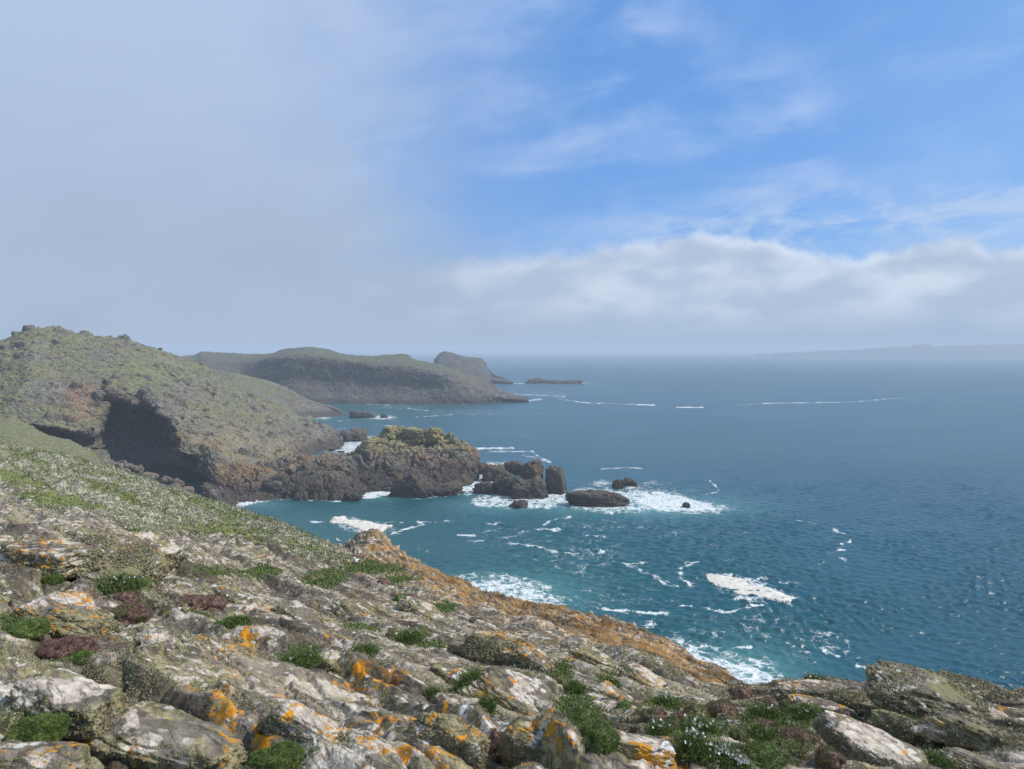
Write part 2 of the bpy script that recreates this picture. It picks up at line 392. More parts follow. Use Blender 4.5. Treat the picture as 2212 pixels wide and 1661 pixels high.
wc = n.mix(shore, wc, (.007, .078, .084))
wc = n.mix(n.mul(pl, .8), wc, (.10, .26, .25))
lc = n.vm('ADD', z0, n.vm('SCALE', n.noise(z0, .35, 4., .6, 0., True))); n.t.nodes[-2].inputs['Scale'].default_value = 1.
wrp = n.node('ShaderNodeVectorMath', operation='MULTIPLY_ADD'); n.put(wrp.inputs[0], n.noise(z0, .45, 4., .6, 0., True)); wrp.inputs[1].default_value = (3.5, 3.5, 0); n.put(wrp.inputs[2], z0)
e1 = n.vor(wrp.outputs[0], .42, 'DISTANCE_TO_EDGE'); e2 = n.vor(wrp.outputs[0], 1.3, 'DISTANCE_TO_EDGE')
lace = n.add(n.mul(n.ss(e1, .26, .0), .55), n.mul(n.ss(e2, .28, .0), .38))
fn1 = n.noise(z0, .22, 5., .65); fn2 = n.noise(z0, 1.2, 4., .6)
fv = n.add(n.add(n.mul(lace, .55), n.lin(fn1, .3, .7, .12, .62)), n.mul(fn2, .35))     # about .3 .. 1.3
fm = n.ss(n.add(fv, n.mul(fo, .78)), 1.22, 1.62)
fm = n.mul(fm, n.ss(fo, .02, .16))
# faint random flecks everywhere
fl = n.mul(n.ss(n.noise(n.rotz(z0, .2, (.4, 1.2, 1.)), .16, 8., .68, 1.), .685, .72), .7)
fm = n.m('MAXIMUM', fm, n.mul(fl, n.ss(shore, -.2, .6)))
col = n.mix(n.mul(fm, .93), wc, n.mix(n.ss(fn2, .35, .62), (.40, .48, .50), (.74, .76, .75)))
rough = n.mix(fm, n.comb(n.lin(dist, 80., 1500., .27, .38), 0., 0.), (.8, .8, .8)); rough = n.sep(rough)[0]
bs = n.bump(n.mul(bh, gust), .75, .34); bs2 = n.bump(n.mul(fm, n.add(fn2, .5)), .6, .25, bs)
n.surf(col, rough, bs2, .5, IOR=1.333)

M_FOAM, n = mat('pale sea foam'); P = n.pos(); k = n.noise(P, .8, 5., .65); q = n.vor(P, .5, 'DISTANCE_TO_EDGE')
n.surf(n.mix(n.ss(k, .35, .65), (.48, .445, .38), (.68, .65, .585)), .85, n.bump(n.add(k, n.mul(q, .5)), .5, .15), .2)

# ---------------------------------------------------------------- sea surface
def px_axis(lo, hi, n_):                 # dense where the land and water are seen, coarse outside
    a_ = np.linspace(-60, 2270, n_); s_ = 6.
    l_ = -60 - np.cumsum(np.linspace(4, 30, max(2, int((-60-lo)/17))))[::-1]; r_ = 2270 + np.cumsum(np.linspace(4, 30, max(2, int((hi-2270)/17))))
    return np.concatenate([l_, a_, r_])
ux = px_axis(-900, 3100, int(1500*DET)); rows = np.concatenate([np.linspace(1640, 762, int(640*DET)), [760.5, 759.3]])
yy = WY(rows); uu = (ux - CX)/F
X = uu[:, None]*yy[None, :]; Y = np.broadcast_to(yy[None, :], X.shape).copy(); Z = np.zeros_like(X)
cell = np.maximum(np.abs(np.gradient(yy))[None, :], 0)*np.ones_like(X)
rs = np.random.RandomState(3); PW = np.stack([X*.012, Y*.012, 0*X], -1); M1, M2, M3 = [fbm(PW, sc_, 3, .55, 15+k_) for k_, sc_ in enumerate((1., 2.6, 7.))]
for i in range(80):
    lam = .8*(4.6/.8)**rs.rand(); th = math.radians(rs.normal(72, 42)); k_ = 2*math.pi/lam
    am = .0085*lam**.55*(.6+.8*rs.rand()); ph = rs.rand()*6.28
    fade = np.clip(1.6-cell/lam*2.6, 0, 1)
    if fade.max() <= 0: continue
    s_ = np.sin(k_*(X*math.cos(th)+Y*math.sin(th))+ph + 5*M1*math.cos(i*1.7) + 4*M2*math.sin(i*2.3) + 2.*M3*math.cos(i*3.1)); Z += am*fade*(s_ + .3*s_*s_)*np.clip(1.05+1.6*(M1 if i % 2 else M2)+.9*M3*(1 if i % 3 else -1), .2, 1.7)
g0 = np.stack([X, Y, Z], -1); PXg = np.broadcast_to(ux[:, None], X.shape); PYg = np.broadcast_to(rows[None, :], X.shape)
foam = np.zeros_like(X); FW = fbm(np.stack([PXg/17, PYg/8, 0*X], -1), 1., 3, .6, 11); FW2 = fbm(np.stack([PXg/40, PYg/14, 0*X+3], -1), 1., 3, .6, 12)
def fline(pts, wpx, am=1., ky=2.2):
    global foam
    wpx = wpx*(.62 if pts[0][1] < 930 else .85)*np.clip(1.+.8*FW, .45, 1.6); am = am*np.clip(1.04+.4*FW2, .7, 1.12)
    foam = np.maximum(foam, am*np.exp(-(segd(PXg, PYg, pts, ky)/wpx)**2))
def fpoly(poly, soft, am=1., ky=2.2):
    global foam
    foam = np.maximum(foam, am*sst(sdpoly(PXg, PYg, poly, ky), -soft, soft*.6))
def fblob(*L):
    global foam
    foam = np.maximum(foam, blob(PXg, PYg, L))
# white water round the low rocks
fpoly([(1215, 1072), (1260, 1055), (1330, 1062), (1380, 1060), (1440, 1062), (1500, 1082), (1560, 1092), (1584, 1102), (1560, 1112), (1480, 1112), (1400, 1108), (1310, 1112), (1240, 1102)], 26, .82)
fpoly([(1375, 1070), (1420, 1064), (1470, 1074), (1540, 1095), (1560, 1104), (1500, 1108), (1420, 1104), (1380, 1092)], 10, 1.1)
fblob((1230, 1085, 30, 12, .9), (1300, 1046, 30, 8, .85), (1350, 1056, 70, 7, .8), (1420, 1046, 50, 8, .55), (1470, 1060, 60, 10, .4), (1640, 1110, 60, 10, .32))
fline([(1300, 1014), (1345, 1012), (1388, 1013)], 5, .75)
fpoly([(1012, 1084), (1060, 1068), (1120, 1078), (1180, 1070), (1225, 1062), (1240, 1092), (1180, 1102), (1090, 1100), (1030, 1098)], 16, .85)
fpoly([(975, 1045), (1015, 1035), (1050, 1022), (1110, 1030), (1090, 1048), (1050, 1056), (1010, 1072), (975, 1062)], 14, .95)
fpoly([(1028, 1002), (1060, 998), (1110, 1000), (1150, 1008), (1145, 1024), (1080, 1018), (1040, 1018)], 12, .75)
fpoly([(779, 1062), (800, 1058), (850, 1062), (856, 1070), (810, 1078), (781, 1080)], 6, 1.1)
fline([(500, 1088), (530, 1080), (600, 1079), (690, 1082)], 9, .85); fpoly([(490, 1094), (505, 1082), (555, 1076), (600, 1079), (540, 1092), (510, 1100)], 7, 1.)
fline([(690, 1084), (735, 1086), (790, 1078), (852, 1072), (900, 1082), (990, 1070), (1012, 1064)], 5, .7)
fpoly([(690, 986), (715, 978), (735, 966), (745, 952), (790, 944), (805, 942), (790, 965), (770, 985)], 10, .88)
fblob((760, 972, 40, 10, .7), (715, 990, 30, 6, .9))
fblob((826, 902, 30, 5, 1.1), (695, 903, 30, 4, .8), (800, 893, 90, 8, .35), (860, 880, 110, 9, .4), (1000, 873, 80, 5, .35))
for pts, w_, am in [
    ([(1010, 970), (1060, 969), (1110, 969)], 6, 1.05), ([(1060, 976), (1150, 976), (1160, 985), (1190, 1000)], 5, .85), ([(1130, 984), (1165, 992), (1190, 1000)], 6, .7),
    ([(1066, 869), (1140, 866), (1168, 862)], 7, .95), ([(1100, 851), (1220, 856), (1208, 862), (1262, 870), (1296, 872)], 3, .9), ([(1222, 863), (1254, 869), (1330, 872), (1412, 876)], 3, .9),
    ([(1380, 874), (1412, 875)], 6, 1.15), ([(1463, 880), (1517, 880)], 5, 1.15), ([(1589, 876), (1646, 871), (1824, 869), (1871, 866), (1925, 861), (1957, 861)], 2.6, 1.), ([(1650, 872), (1820, 869)], 3, .9),
    ([(1108, 828), (1180, 829), (1280, 827)], 3, .95), ([(1120, 842), (1180, 846), (1320, 830)], 4, .4),
    ([(702, 869), (790, 871), (900, 872)], 3, .8), ([(790, 873), (840, 876)], 6, .6), ([(876, 882), (930, 888)], 3, .75), ([(825, 880), (876, 879)], 3, .6), ([(897, 901), (976, 896)], 3.4, .85), ([(1000, 895), (1083, 895), (1160, 893), (1260, 890)], 2.5, .6),
    ([(722, 928), (776, 922)], 3, .7), ([(810, 919), (843, 920)], 4, .8), ([(700, 912), (790, 905), (860, 909)], 4, .55), ([(1255, 914), (1320, 905)], 3, .5),
    ([(745, 1128), (806, 1131), (900, 1132), (1018, 1129)], 4, .62), ([(841, 1158), (865, 1149), (912, 1137), (900, 1130)], 6, .82), ([(666, 1131), (697, 1132)], 5, .95),
    ([(990, 1160), (1022, 1161)], 8, .95), ([(1010, 1173), (1042, 1173)], 7, .9), ([(1051, 1135), (1086, 1136)], 7, .85), ([(1157, 1148), (1217, 1150)], 8, .9), ([(1175, 1140), (1190, 1128), (1234, 1120)], 7, .78),
    ([(1033, 1155), (1084, 1146)], 5, .7), ([(1098, 1179), (1161, 1186), (1197, 1199), (1241, 1203), (1303, 1200)], 6, .8), ([(1275, 1200), (1305, 1200)], 7, 1.), ([(1271, 1162), (1307, 1163)], 6, .85),
    ([(1333, 1219), (1362, 1226), (1402, 1221)], 6, .75), ([(1384, 1241), (1417, 1256), (1458, 1278)], 8, .7), ([(1331, 1219), (1387, 1237), (1443, 1263), (1470, 1277)], 7, .65),
    ([(1310, 1325), (1360, 1330), (1443, 1336)], 13, .92), ([(1405, 1352), (1410, 1366), (1395, 1380)], 14, .78), ([(1503, 1223), (1475, 1233), (1475, 1256), (1498, 1272)], 8, .82), ([(1484, 1223), (1510, 1221)], 5, .8),
    ([(1583, 1306), (1660, 1299)], 8, .9), ([(1473, 1319), (1539, 1324), (1550, 1331), (1579, 1335), (1616, 1322), (1656, 1317)], 8, .9), ([(1694, 1267), (1729, 1266)], 8, .85), ([(1612, 1259), (1663, 1259)], 5, 1.),
    ([(1802, 1383), (1842, 1395), (1848, 1414), (1835, 1425)], 10, .74), ([(1784, 1414), (1820, 1430)], 9, .9), ([(1868, 1452), (1910, 1459)], 9, .95), ([(1707, 1403), (1758, 1425)], 9, .7), ([(1594, 1414), (1630, 1410)], 9, .85),
    ([(1537, 1041), (1549, 1052), (1558, 1064), (1521, 1072)], 4, .82), ([(1808, 1147), (1818, 1154), (1834, 1158)], 5, .95), ([(1845, 1168), (1845, 1177), (1822, 1181)], 5, .95), ([(1818, 1193), (1834, 1194)], 6, .95),
    ([(1795, 1198), (1836, 1216)], 7, .6), ([(1750, 1237), (1790, 1219)], 7, .6), ([(1730, 1128), (1770, 1134)], 6, .62), ([(1704, 1346), (1712, 1340)], 9, .6), ([(1690, 1300), (1720, 1320)], 12, .55), ([(1620, 1345), (1700, 1370)], 12, .5), ([(1640, 1105), (1700, 1120)], 8, .4)]:
    fline(pts, w_, am)
fpoly([(975, 1250), (1030, 1242), (1110, 1250), (1180, 1265), (1215, 1300), (1230, 1345), (1160, 1345), (1040, 1300)], 26, .66)
fpoly([(1000, 1262), (1060, 1262), (1120, 1272), (1180, 1295), (1205, 1325), (1215, 1350), (1100, 1330), (1010, 1285)], 14, .93)
fpoly([(1420, 1385), (1480, 1392), (1600, 1425), (1680, 1440), (1720, 1478), (1720, 1520), (1500, 1500)], 30, .64)
fpoly([(1500, 1428), (1580, 1440), (1660, 1462), (1705, 1485), (1710, 1520), (1560, 1520), (1490, 1450)], 18, .97)
fpoly([(705, 1122), (760, 1120), (850, 1140), (860, 1158), (800, 1168), (740, 1150)], 12, .62); fpoly([(1524, 1246), (1600, 1248), (1680, 1272), (1732, 1300), (1715, 1316), (1640, 1312), (1560, 1290)], 14, .62)
fblob((1240, 1210, 150, 60, .42), (1330, 1300, 160, 60, .36), (1130, 1170, 130, 40, .36), (1560, 1370, 160, 40, .40), (1450, 1160, 260, 40, .30), (1780, 1400, 120, 50, .36), (1300, 1140, 200, 30, .36), (900, 1200, 120, 50, .26), (1700, 1230, 200, 60, .20))
fblob((1000, 890, 200, 10, .36), (1100, 940, 200, 14, .30), (1190, 850, 120, 8, .38))
plume = np.clip(blob(PXg, PYg, [(1270, 1095, 130, 22, .9), (1440, 1098, 160, 22, .9), (1110, 1095, 120, 16, .7), (1060, 1050, 80, 26, .9), (1110, 1295, 140, 42, .9), (1590, 1470, 140, 60, .9), (745, 972, 50, 18, .8), (815, 1072, 50, 10, .8), (540, 1090, 60, 10, .6)]), 0, 1)
shore_ = np.clip(blob(PXg, PYg, [(760, 1160, 420, 130, .95), (1150, 1260, 420, 150, .9), (850, 890, 260, 30, .8), (1500, 1420, 330, 120, .75), (900, 1050, 400, 60, .8)]), 0, 1)
water = obj('sea', gridmesh('sea', g0, M_WATER, dict(foam=foam, shore=shore_, plume=plume))); tag(water, kind='structure')

# pale rafts of old foam floating in the cove
def raft(name, poly, hgt, label, k):
    poly = [tuple(q) for q in poly]; xs = [q[0] for q in poly]; ys = [q[1] for q in poly]
    nx, ny = 260, 110; gx, gy = np.meshgrid(np.linspace(min(xs)-8, max(xs)+8, nx), np.linspace(min(ys)-5, max(ys)+5, ny), indexing='ij')
    Yw = WY(gy); p = np.stack([(gx-CX)/F*Yw, Yw, np.zeros_like(Yw)], -1)
    d_ = sdpoly(gx, gy, poly, 2.4) + 7.5*fbm(p, .22, 6, .7, k) + 2.6
    # real thickness: a low crust with rounded rim that dips under the water outside its outline
    p[..., 2] = np.where(d_ > 0, .30+hgt*sst(d_, 0, 7)*(1+.8*fbm(p, .5, 4, .55, k+3)), -.5*sst(-d_, 0, 3)-.25)
    keep = d_ > -4; i = np.arange(nx*ny).reshape(nx, ny); f = np.stack([i[:-1, :-1], i[1:, :-1], i[1:, 1:], i[:-1, 1:]], -1).reshape(-1, 4)
    f = f[keep.ravel()[f].all(1)]; used = np.unique(f); re = np.zeros(nx*ny, int); re[used] = np.arange(len(used))
    v = p.reshape(-1, 3)[used]; f = re[f]; nv = len(v); low = v.copy(); low[:, 2] = -.9     # closed below
    tag(obj(name, mesh(name, np.concatenate([v, low]), np.concatenate([f[:, ::-1], f+nv]), M_FOAM)), label, 'sea foam')
raft('foam_raft', [(714, 1131), (722, 1124), (735, 1122), (752, 1129), (800, 1134), (837, 1142), (813, 1158), (793, 1154), (759, 1141)], .10, 'small cream foam raft floating in the cove behind the near grassy slope', 1)
raft('foam_raft', [(1534, 1251), (1579, 1253), (1609, 1258), (1623, 1271), (1660, 1279), (1722, 1302), (1714, 1310), (1660, 1300), (1609, 1293), (1579, 1280), (1550, 1272)], .10, 'large cream white foam raft tapering to the right, above the right hand rocks', 2)
# ---------------------------------------------------------------- near slope
# each station: column px, then (row py, distance) from the feet to the visible outer edge
ST = [
 (-900, [(1661, 2.2), (1450, 3.6), (1300, 5.5), (1180, 10), (1050, 22), (930, 60), (860, 95)]),
 (-300, [(1661, 2.4), (1450, 3.7), (1300, 5.5), (1190, 10), (1080, 21), (985, 58), (930, 100)]),
 (0,    [(1661, 2.5), (1450, 3.8), (1300, 5.6), (1190, 10), (1095, 22), (1015, 58), (968, 108)]),
 (205,  [(1661, 2.6), (1460, 4.0), (1320, 6.0), (1215, 11), (1120, 24), (1050, 56), (1014, 104)]),
 (400,  [(1661, 2.7), (1480, 4.2), (1350, 6.5), (1240, 13), (1160, 27), (1108, 56), (1079, 100)]),
 (600,  [(1661, 2.8), (1500, 4.4), (1380, 7.2), (1280, 15), (1205, 30), (1163, 55), (1141, 92)]),
 (720,  [(1661, 2.9), (1510, 4.6), (1395, 7.6), (1305, 16), (1240, 30), (1203, 55), (1190, 84)]),
 (790,  [(1661, 2.9), (1515, 4.7), (1405, 8.0), (1320, 16), (1260, 30), (1212, 56), (1180, 82)]),
 (900,  [(1661, 3.0), (1525, 4.9), (1420, 8.4), (1345, 17), (1285, 30), (1242, 52), (1224, 72)]),
 (1010, [(1661, 3.1), (1535, 5.0), (1435, 8.8), (1368, 17), (1320, 29), (1292, 46), (1281, 62)]),
 (1120, [(1661, 3.2), (1545, 5.2), (1450, 9.0), (1392, 17), (1350, 28), (1322, 42), (1311, 55)]),
 (1300, [(1661, 3.3), (1555, 5.4), (1470, 9.4), (1420, 17), (1388, 26), (1363, 38), (1353, 48)]),
 (1440, [(1661, 3.4), (1565, 5.6), (1490, 9.4), (1455, 16), (1433, 24), (1415, 34), (1409, 41)]),
 (1560, [(1661, 3.6), (1580, 5.6), (1525, 8.6), (1502, 13), (1487, 19), (1473, 27), (1469, 34)]),
 (1600, [(1661, 3.6), (1582, 5.6), (1530, 8.2), (1510, 11), (1498, 14), (1491, 17), (1487, 19)]),
 (1680, [(1661, 3.7), (1588, 5.6), (1538, 7.8), (1517, 9.6), (1505, 11), (1498, 12.4), (1494, 13.5)]),
 (1800, [(1661, 3.8), (1592, 5.4), (1540, 7.2), (1515, 8.8), (1500, 10), (1490, 11.4), (1484, 12.4)]),
 (1950, [(1661, 3.9), (1596, 5.3), (1542, 7.0), (1515, 8.4), (1502, 9.6), (1494, 10.6), (1489, 11.4)]),
 (2212, [(1661, 4.0), (1600, 5.3), (1552, 6.8), (1528, 8.0), (1515, 9.2), (1508, 10), (1505, 10.8)]),
 (2600, [(1661, 4.2), (1610, 5.4), (1570, 6.8), (1548, 8.0), (1536, 9.2), (1530, 10), (1526, 10.8)]),
 (3100, [(1661, 4.4), (1620, 5.4), (1590, 6.8), (1572, 8.0), (1562, 9.2), (1556, 10), (1553, 10.8)])]
stn = []
for px, L in ST:
    u = (px-CX)/F; pts = [np.array([u*.6, .6, H-1.62-.12*u]), np.array([u*1.5, 1.5, H-1.62-.2*u])]
    pts += [W(px, py, Y) for py, Y in L]
    last = pts[-1]; Yl = L[-1][1]; Yb = min(WY(L[-1][0])*.93, Yl+75) if px > -200 else Yl+60
    for fr, zf in ((.10, .22), (.45, .62), (1., 1.08)):
        Yn = Yl+(Yb-Yl)*fr; pts.append(np.array([u*Yn, Yn, last[2]*(1-zf)]))
    stn.append(pts)
stpx = np.array([s[0] for s in ST], float)
wu = [max(abs(b-a_), 1)*(1. if -250 < a_ < 2300 and b < 2400 else .25) for a_, b in zip(stpx[:-1], stpx[1:])]
G = loft(stn, wu, 1560, [26, 60, 190, 150, 130, 100, 75, 55, 12, 18, 18], 1060)
gpx, gpy = PX(G); NG = normals(G); NG *= np.sign(NG[..., 2:3])
SA, CA = .62, -.785                 # the beds run this way, down towards the right
def strike(p): return np.stack([p[..., 0]*SA+p[..., 1]*CA, p[..., 0]*-CA+p[..., 1]*SA, p[..., 2]], -1)
Q = strike(G); gY = np.maximum(G[..., 1], .5)
Q[..., :2] += .35*np.stack([fbm(G, .5, 3, .5, 20), fbm(G, .5, 3, .5, 21)], -1)
# masks painted in the place (rows and columns only locate the patches seen in the photograph)
belt = [(-500, 900), (0, 940), (200, 985), (480, 1075), (640, 1150), (760, 1215), (700, 1232), (560, 1190), (380, 1150), (330, 1165), (200, 1118), (60, 1100), (0, 1050), (-500, 1000)]
wob = 26*fbm(G, .22, 4, .6, 30)
beltm = sst(sdpoly(gpx, gpy, belt, 1.6)+wob*.5, -12, 16)
GR = [(240, 1268, 46, 16), (70, 1548, 75, 50), (30, 1350, 70, 24), (600, 1648, 90, 26, .9), (150, 1428, 50, 16), (430, 1330, 30, 9), (500, 1353, 40, 12), (640, 1160, 50, 16, .8), (330, 1150, 60, 10), (560, 1240, 60, 14, .9), (700, 1250, 60, 14), (800, 1235, 80, 16),
      (860, 1260, 50, 12), (690, 1262, 40, 14), (460, 1240, 60, 12, .9), (950, 1320, 40, 10), (1040, 1488, 35, 30, .9), (1270, 1580, 55, 60), (1240, 1530, 50, 24), (1210, 1460, 30, 16), (1320, 1465, 40, 16), (1440, 1520, 80, 20), (1520, 1590, 90, 36), (1620, 1560, 90, 30),
      (1700, 1600, 90, 30), (1760, 1550, 80, 20), (1850, 1520, 40, 14, .8), (1650, 1640, 120, 24), (1820, 1620, 60, 30, .9), (2050, 1590, 50, 14), (1980, 1560, 70, 12), (2000, 1640, 70, 16, .8), (1450, 1640, 60, 30, .8), (640, 1420, 60, 12, .7), (930, 1400, 40, 12, .8), (870, 1380, 40, 12, .8), (780, 1360, 60, 12, .7)]
GR = [(*g_[:4], (g_[4] if len(g_) > 4 else 1.)*(.72 if g_[0] > 1300 else 1.)) for g_ in GR]
grass = np.maximum(beltm*(.50+.5*sst(fbm(strike(G)*np.array([.35, 1., 1.]), .30, 4, .6, 41), .15, -.2)), blob(gpx, gpy, GR))
SO = [(140, 1400, 70, 30), (150, 1545, 90, 45), (400, 1300, 90, 18), (60, 1270, 90, 14), (270, 1325, 60, 22), (480, 1300, 70, 18), (520, 1265, 60, 10), (1075, 1605, 34, 40), (40, 1080, 110, 12, .9), (1560, 1550, 260, 60, .8), (1700, 1530, 200, 50, .8), (1750, 1610, 180, 60, .8), (1400, 1500, 140, 30, .7), (1150, 1420, 40, 10, .6), (880, 1330, 120, 14, .6), (1850, 1570, 60, 50, .8), (2000, 1610, 120, 30, .6)]
soil = blob(gpx, gpy, SO)
OR = [(160, 1298, 52, 20), (130, 1285, 30, 12), (190, 1315, 20, 10), (60, 1320, 60, 10, .7), (520, 1402, 50, 24), (430, 1383, 34, 12), (470, 1552, 34, 34), (405, 1485, 30, 14), (1078, 1388, 34, 18), (1142, 1435, 12, 34), (618, 1500, 22, 18), (960, 1575, 10, 40), (1345, 1605, 10, 40), (560, 1600, 50, 12, .8), (690, 1395, 60, 12, .8), (240, 1390, 60, 10, .7), (500, 1460, 40, 14, .8), (820, 1570, 70, 18, .7), (840, 1490, 40, 16, .9), (770, 1475, 40, 10, .8),
      (700, 1335, 30, 12, .8), (1620, 1600, 20, 12, .8), (1720, 1476, 36, 8), (1550, 1540, 14, 12), (2030, 1478, 30, 6, .8), (2170, 1545, 20, 14, .8), (420, 1652, 70, 10, .8), (90, 1580, 40, 8, .6), (850, 1654, 80, 12, .8), (1190, 1560, 16, 20, .8), (600, 1330, 40, 10, .6), (1960, 1630, 40, 8, .7)]
orange = blob(gpx, gpy, OR)*.9 + .30*sst(fbm(G, .5, 3, .5, 35), .05, .4)*sst(gpx, 100, 500)
sil = np.interp(gpx, stpx, [s[1][-1][0] for s in ST])
edge = sst(gpx, 640, 840)*sst(gpx, 1640, 1560)*sst(gpy-sil, 92, 30)*sst(gY, 9, 18)
ochre = edge*(1.+.3*fbm(G, .3, 3, .5, 33)); orange = np.maximum(orange, edge*(.42+.3*fbm(G, .5, 3, .5, 34)))
ochre = np.maximum(ochre, .55*sst(gY, 8, 30)*sst(gpx, 350, 700)*sst(gpx, 1650, 1500))
ochre = np.maximum(ochre, .8*sst(sdpoly(gpx, gpy, [(560, 1124), (600, 1138), (760, 1195), (740, 1215), (690, 1200), (590, 1160)], 1.5), -6, 6))
white = beltm*sst(fbm(Q*np.array([.35, 1., 1.]), .30, 4, .6, 41), -.32, .10)
# fractured blocks at several sizes, each cell lifted and tilted
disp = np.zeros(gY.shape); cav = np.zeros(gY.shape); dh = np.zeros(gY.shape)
stiff = 1-.85*np.clip(grass, 0, 1)
for (sa, sb, am, lo, hi, k) in ((7., 2.6, .26, 12., 22., 60), (3.2, .9, .13, 1.2, 3., 64), (1.3, .42, .050, 0., 0., 68), (.34, .17, .016, 0., 0., 72)):
    q2 = np.stack([Q[..., 0]/sa, Q[..., 1]/sb], -1)
    F1, F2, R, R2, OX = vor2(q2, k); ed = F2-F1
    blk = (R-.45)*1.1 + OX[..., 1]*(R2-.2)*1.3 + OX[..., 0]*(R-.5)*.5
    dome = sst(ed, 0, .085)
    wgt = sst(gY, lo, hi) if hi > 0 else 1.
    fade = np.clip(1.3-gY/(sb*160), 0, 1) if sb < 1 else 1.
    if k == 60: wgt = wgt*.9+.1
    disp += am*wgt*fade*stiff*(blk*.75 + .62*dome - .5)
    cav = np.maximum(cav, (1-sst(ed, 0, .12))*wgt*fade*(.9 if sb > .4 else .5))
t0 = strike(G)
for lam, am, lo, hi, k in ((3.4, .34, 7., 15., 92), (1.05, .16, 0., 0., 94), (.36, .055, 0., 0., 96)):
    ql = t0*np.array([.20, .55, 0])/lam; tt = t0[..., 1]/lam + 1.1*fbm(ql, .8, 3, .45, k) + .05*fbm(ql, 9., 3, .6, k+30)
    f_ = tt-np.floor(tt); r_ = np.clip(.5+1.6*vnoise(np.stack([t0[..., 0]/lam*.33, np.floor(tt)*7.3, 0*tt], -1), k+3), 0, 1)
    wgt = (sst(gY, lo, hi) if hi else 1.)*(np.clip(1.4-gY/(lam*70), .0, 1) if lam < 2 else 1.)
    sw_ = sst(f_, 0, .13)*(1.1-f_)-.45; disp += am*wgt*stiff*sw_*(.1+1.35*r_)
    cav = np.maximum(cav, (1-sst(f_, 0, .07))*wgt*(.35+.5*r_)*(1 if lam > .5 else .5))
disp += stiff*(.16*fbm(G, .45, 4, .5, 80) + .035*fbm(Q*np.array([.6, 1.6, 1.]), 2.2, 5, .6, 81)) + .012*fbm(G, 9., 4, .6, 82)*np.clip(1.5-gY/12, 0, 1)
ter = fbm(Q*np.array([.22, 1., 1.]), .9, 5, .55, 83, True); disp += .28*stiff*ter*sst(gY, 7, 18)
disp += .5*beltm*np.abs(fbm(G, .55, 4, .55, 87))*sst(gY, 14, 30)+.12*grass*np.abs(fbm(G, 1.3, 4, .6, 84))+.05*grass*fbm(G, 6., 3, .6, 85)
disp *= (1-.40*sst(gY, 1.5, 4.5)*sst(gY, 34, 18))*np.clip((gY-1.)/1.5, .15, 1)
disp -= .10*np.clip(soil, 0, 1)*stiff
disp += sst(gY, 20, 50)*.75*fbm(Q*np.array([.5, 1., 1.]), .45, 5, .62, 86, True)*stiff
# bump of rock on the outer edge where the birds sit
disp += 1.1*blob(gpx, gpy, [(812, 1178, 40, 14)])*(gY > 60)
cliffz = sst(gY, 0, 1)*np.clip((sil-gpy), 0, 1)
G2 = G + NG*disp[..., None]
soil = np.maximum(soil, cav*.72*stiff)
edgefall = np.arange(G.shape[1])[None, :] * np.ones((G.shape[0], 1)); behind = edgefall > G.shape[1]*.945
grass = np.where(behind, 0, grass)
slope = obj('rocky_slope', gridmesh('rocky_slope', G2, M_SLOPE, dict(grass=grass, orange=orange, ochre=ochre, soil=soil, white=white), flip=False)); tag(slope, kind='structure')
fpx, fpy = PX(G2); front = G.shape[1]
def spot(px, py):
    """the visible point of the slope at this column and row: (position, metres per pixel, column, row index)"""
    i = int(np.argmin(np.abs(gpx[:, gpx.shape[1]//2]-px))); r = fpy[i, :int(front*.94)]
    j = int(np.argmax(r <= py)) if (r <= py).any() else len(r)-1
    p = G2[i, j]; return Vector(p), float(p[1])/F, i, j
print('slope', G2.shape, 'px', gpx[:, gpx.shape[1]//2].min(), gpx[:, gpx.shape[1]//2].max())
# ---------------------------------------------------------------- headlands
def pz(px, py): return (px, py, float(WY(py)))     # point at the waterline
def land(name, rows_, wu, nu, wv, nv, m, dispf, backY=70., recess=None, attrf=None, backpx=0.):
    """rows_: stations from left to right, each from the ridge down to the water, (px, row, distance)"""
    st_ = []
    for s_ in rows_:
        p = [W(*q) for q in s_]; r0 = p[0]
        b1_ = r0 + np.array([r0[0]/r0[1]*backY*.5+backpx, backY*.5, -max(r0[2]*.35, 1.)]); b2_ = r0 + np.array([r0[0]/r0[1]*backY+backpx, backY, -r0[2]-4])
        q_ = p[-1]; low = q_ + np.array([0, -3., -5.-q_[2]])
        st_.append([b2_, b1_] + p + [low])
    g = loft(st_, wu, nu, [.5, .3] + wv + [.15], nv)
    nn = normals(g); c_ = g.mean((0, 1)); s_ = np.sign((nn*(np.array([0, -1., .6]))).sum(-1).mean()); nn = nn*s_
    if recess: g = recess(g)
    nn = normals(g)*s_
    g = g + nn*dispf(g, nn)[..., None]
    me = gridmesh(name, g, m, attrf(g, nn) if attrf else None, flip=(s_ < 0)); o_ = obj(name, me); return o_, g
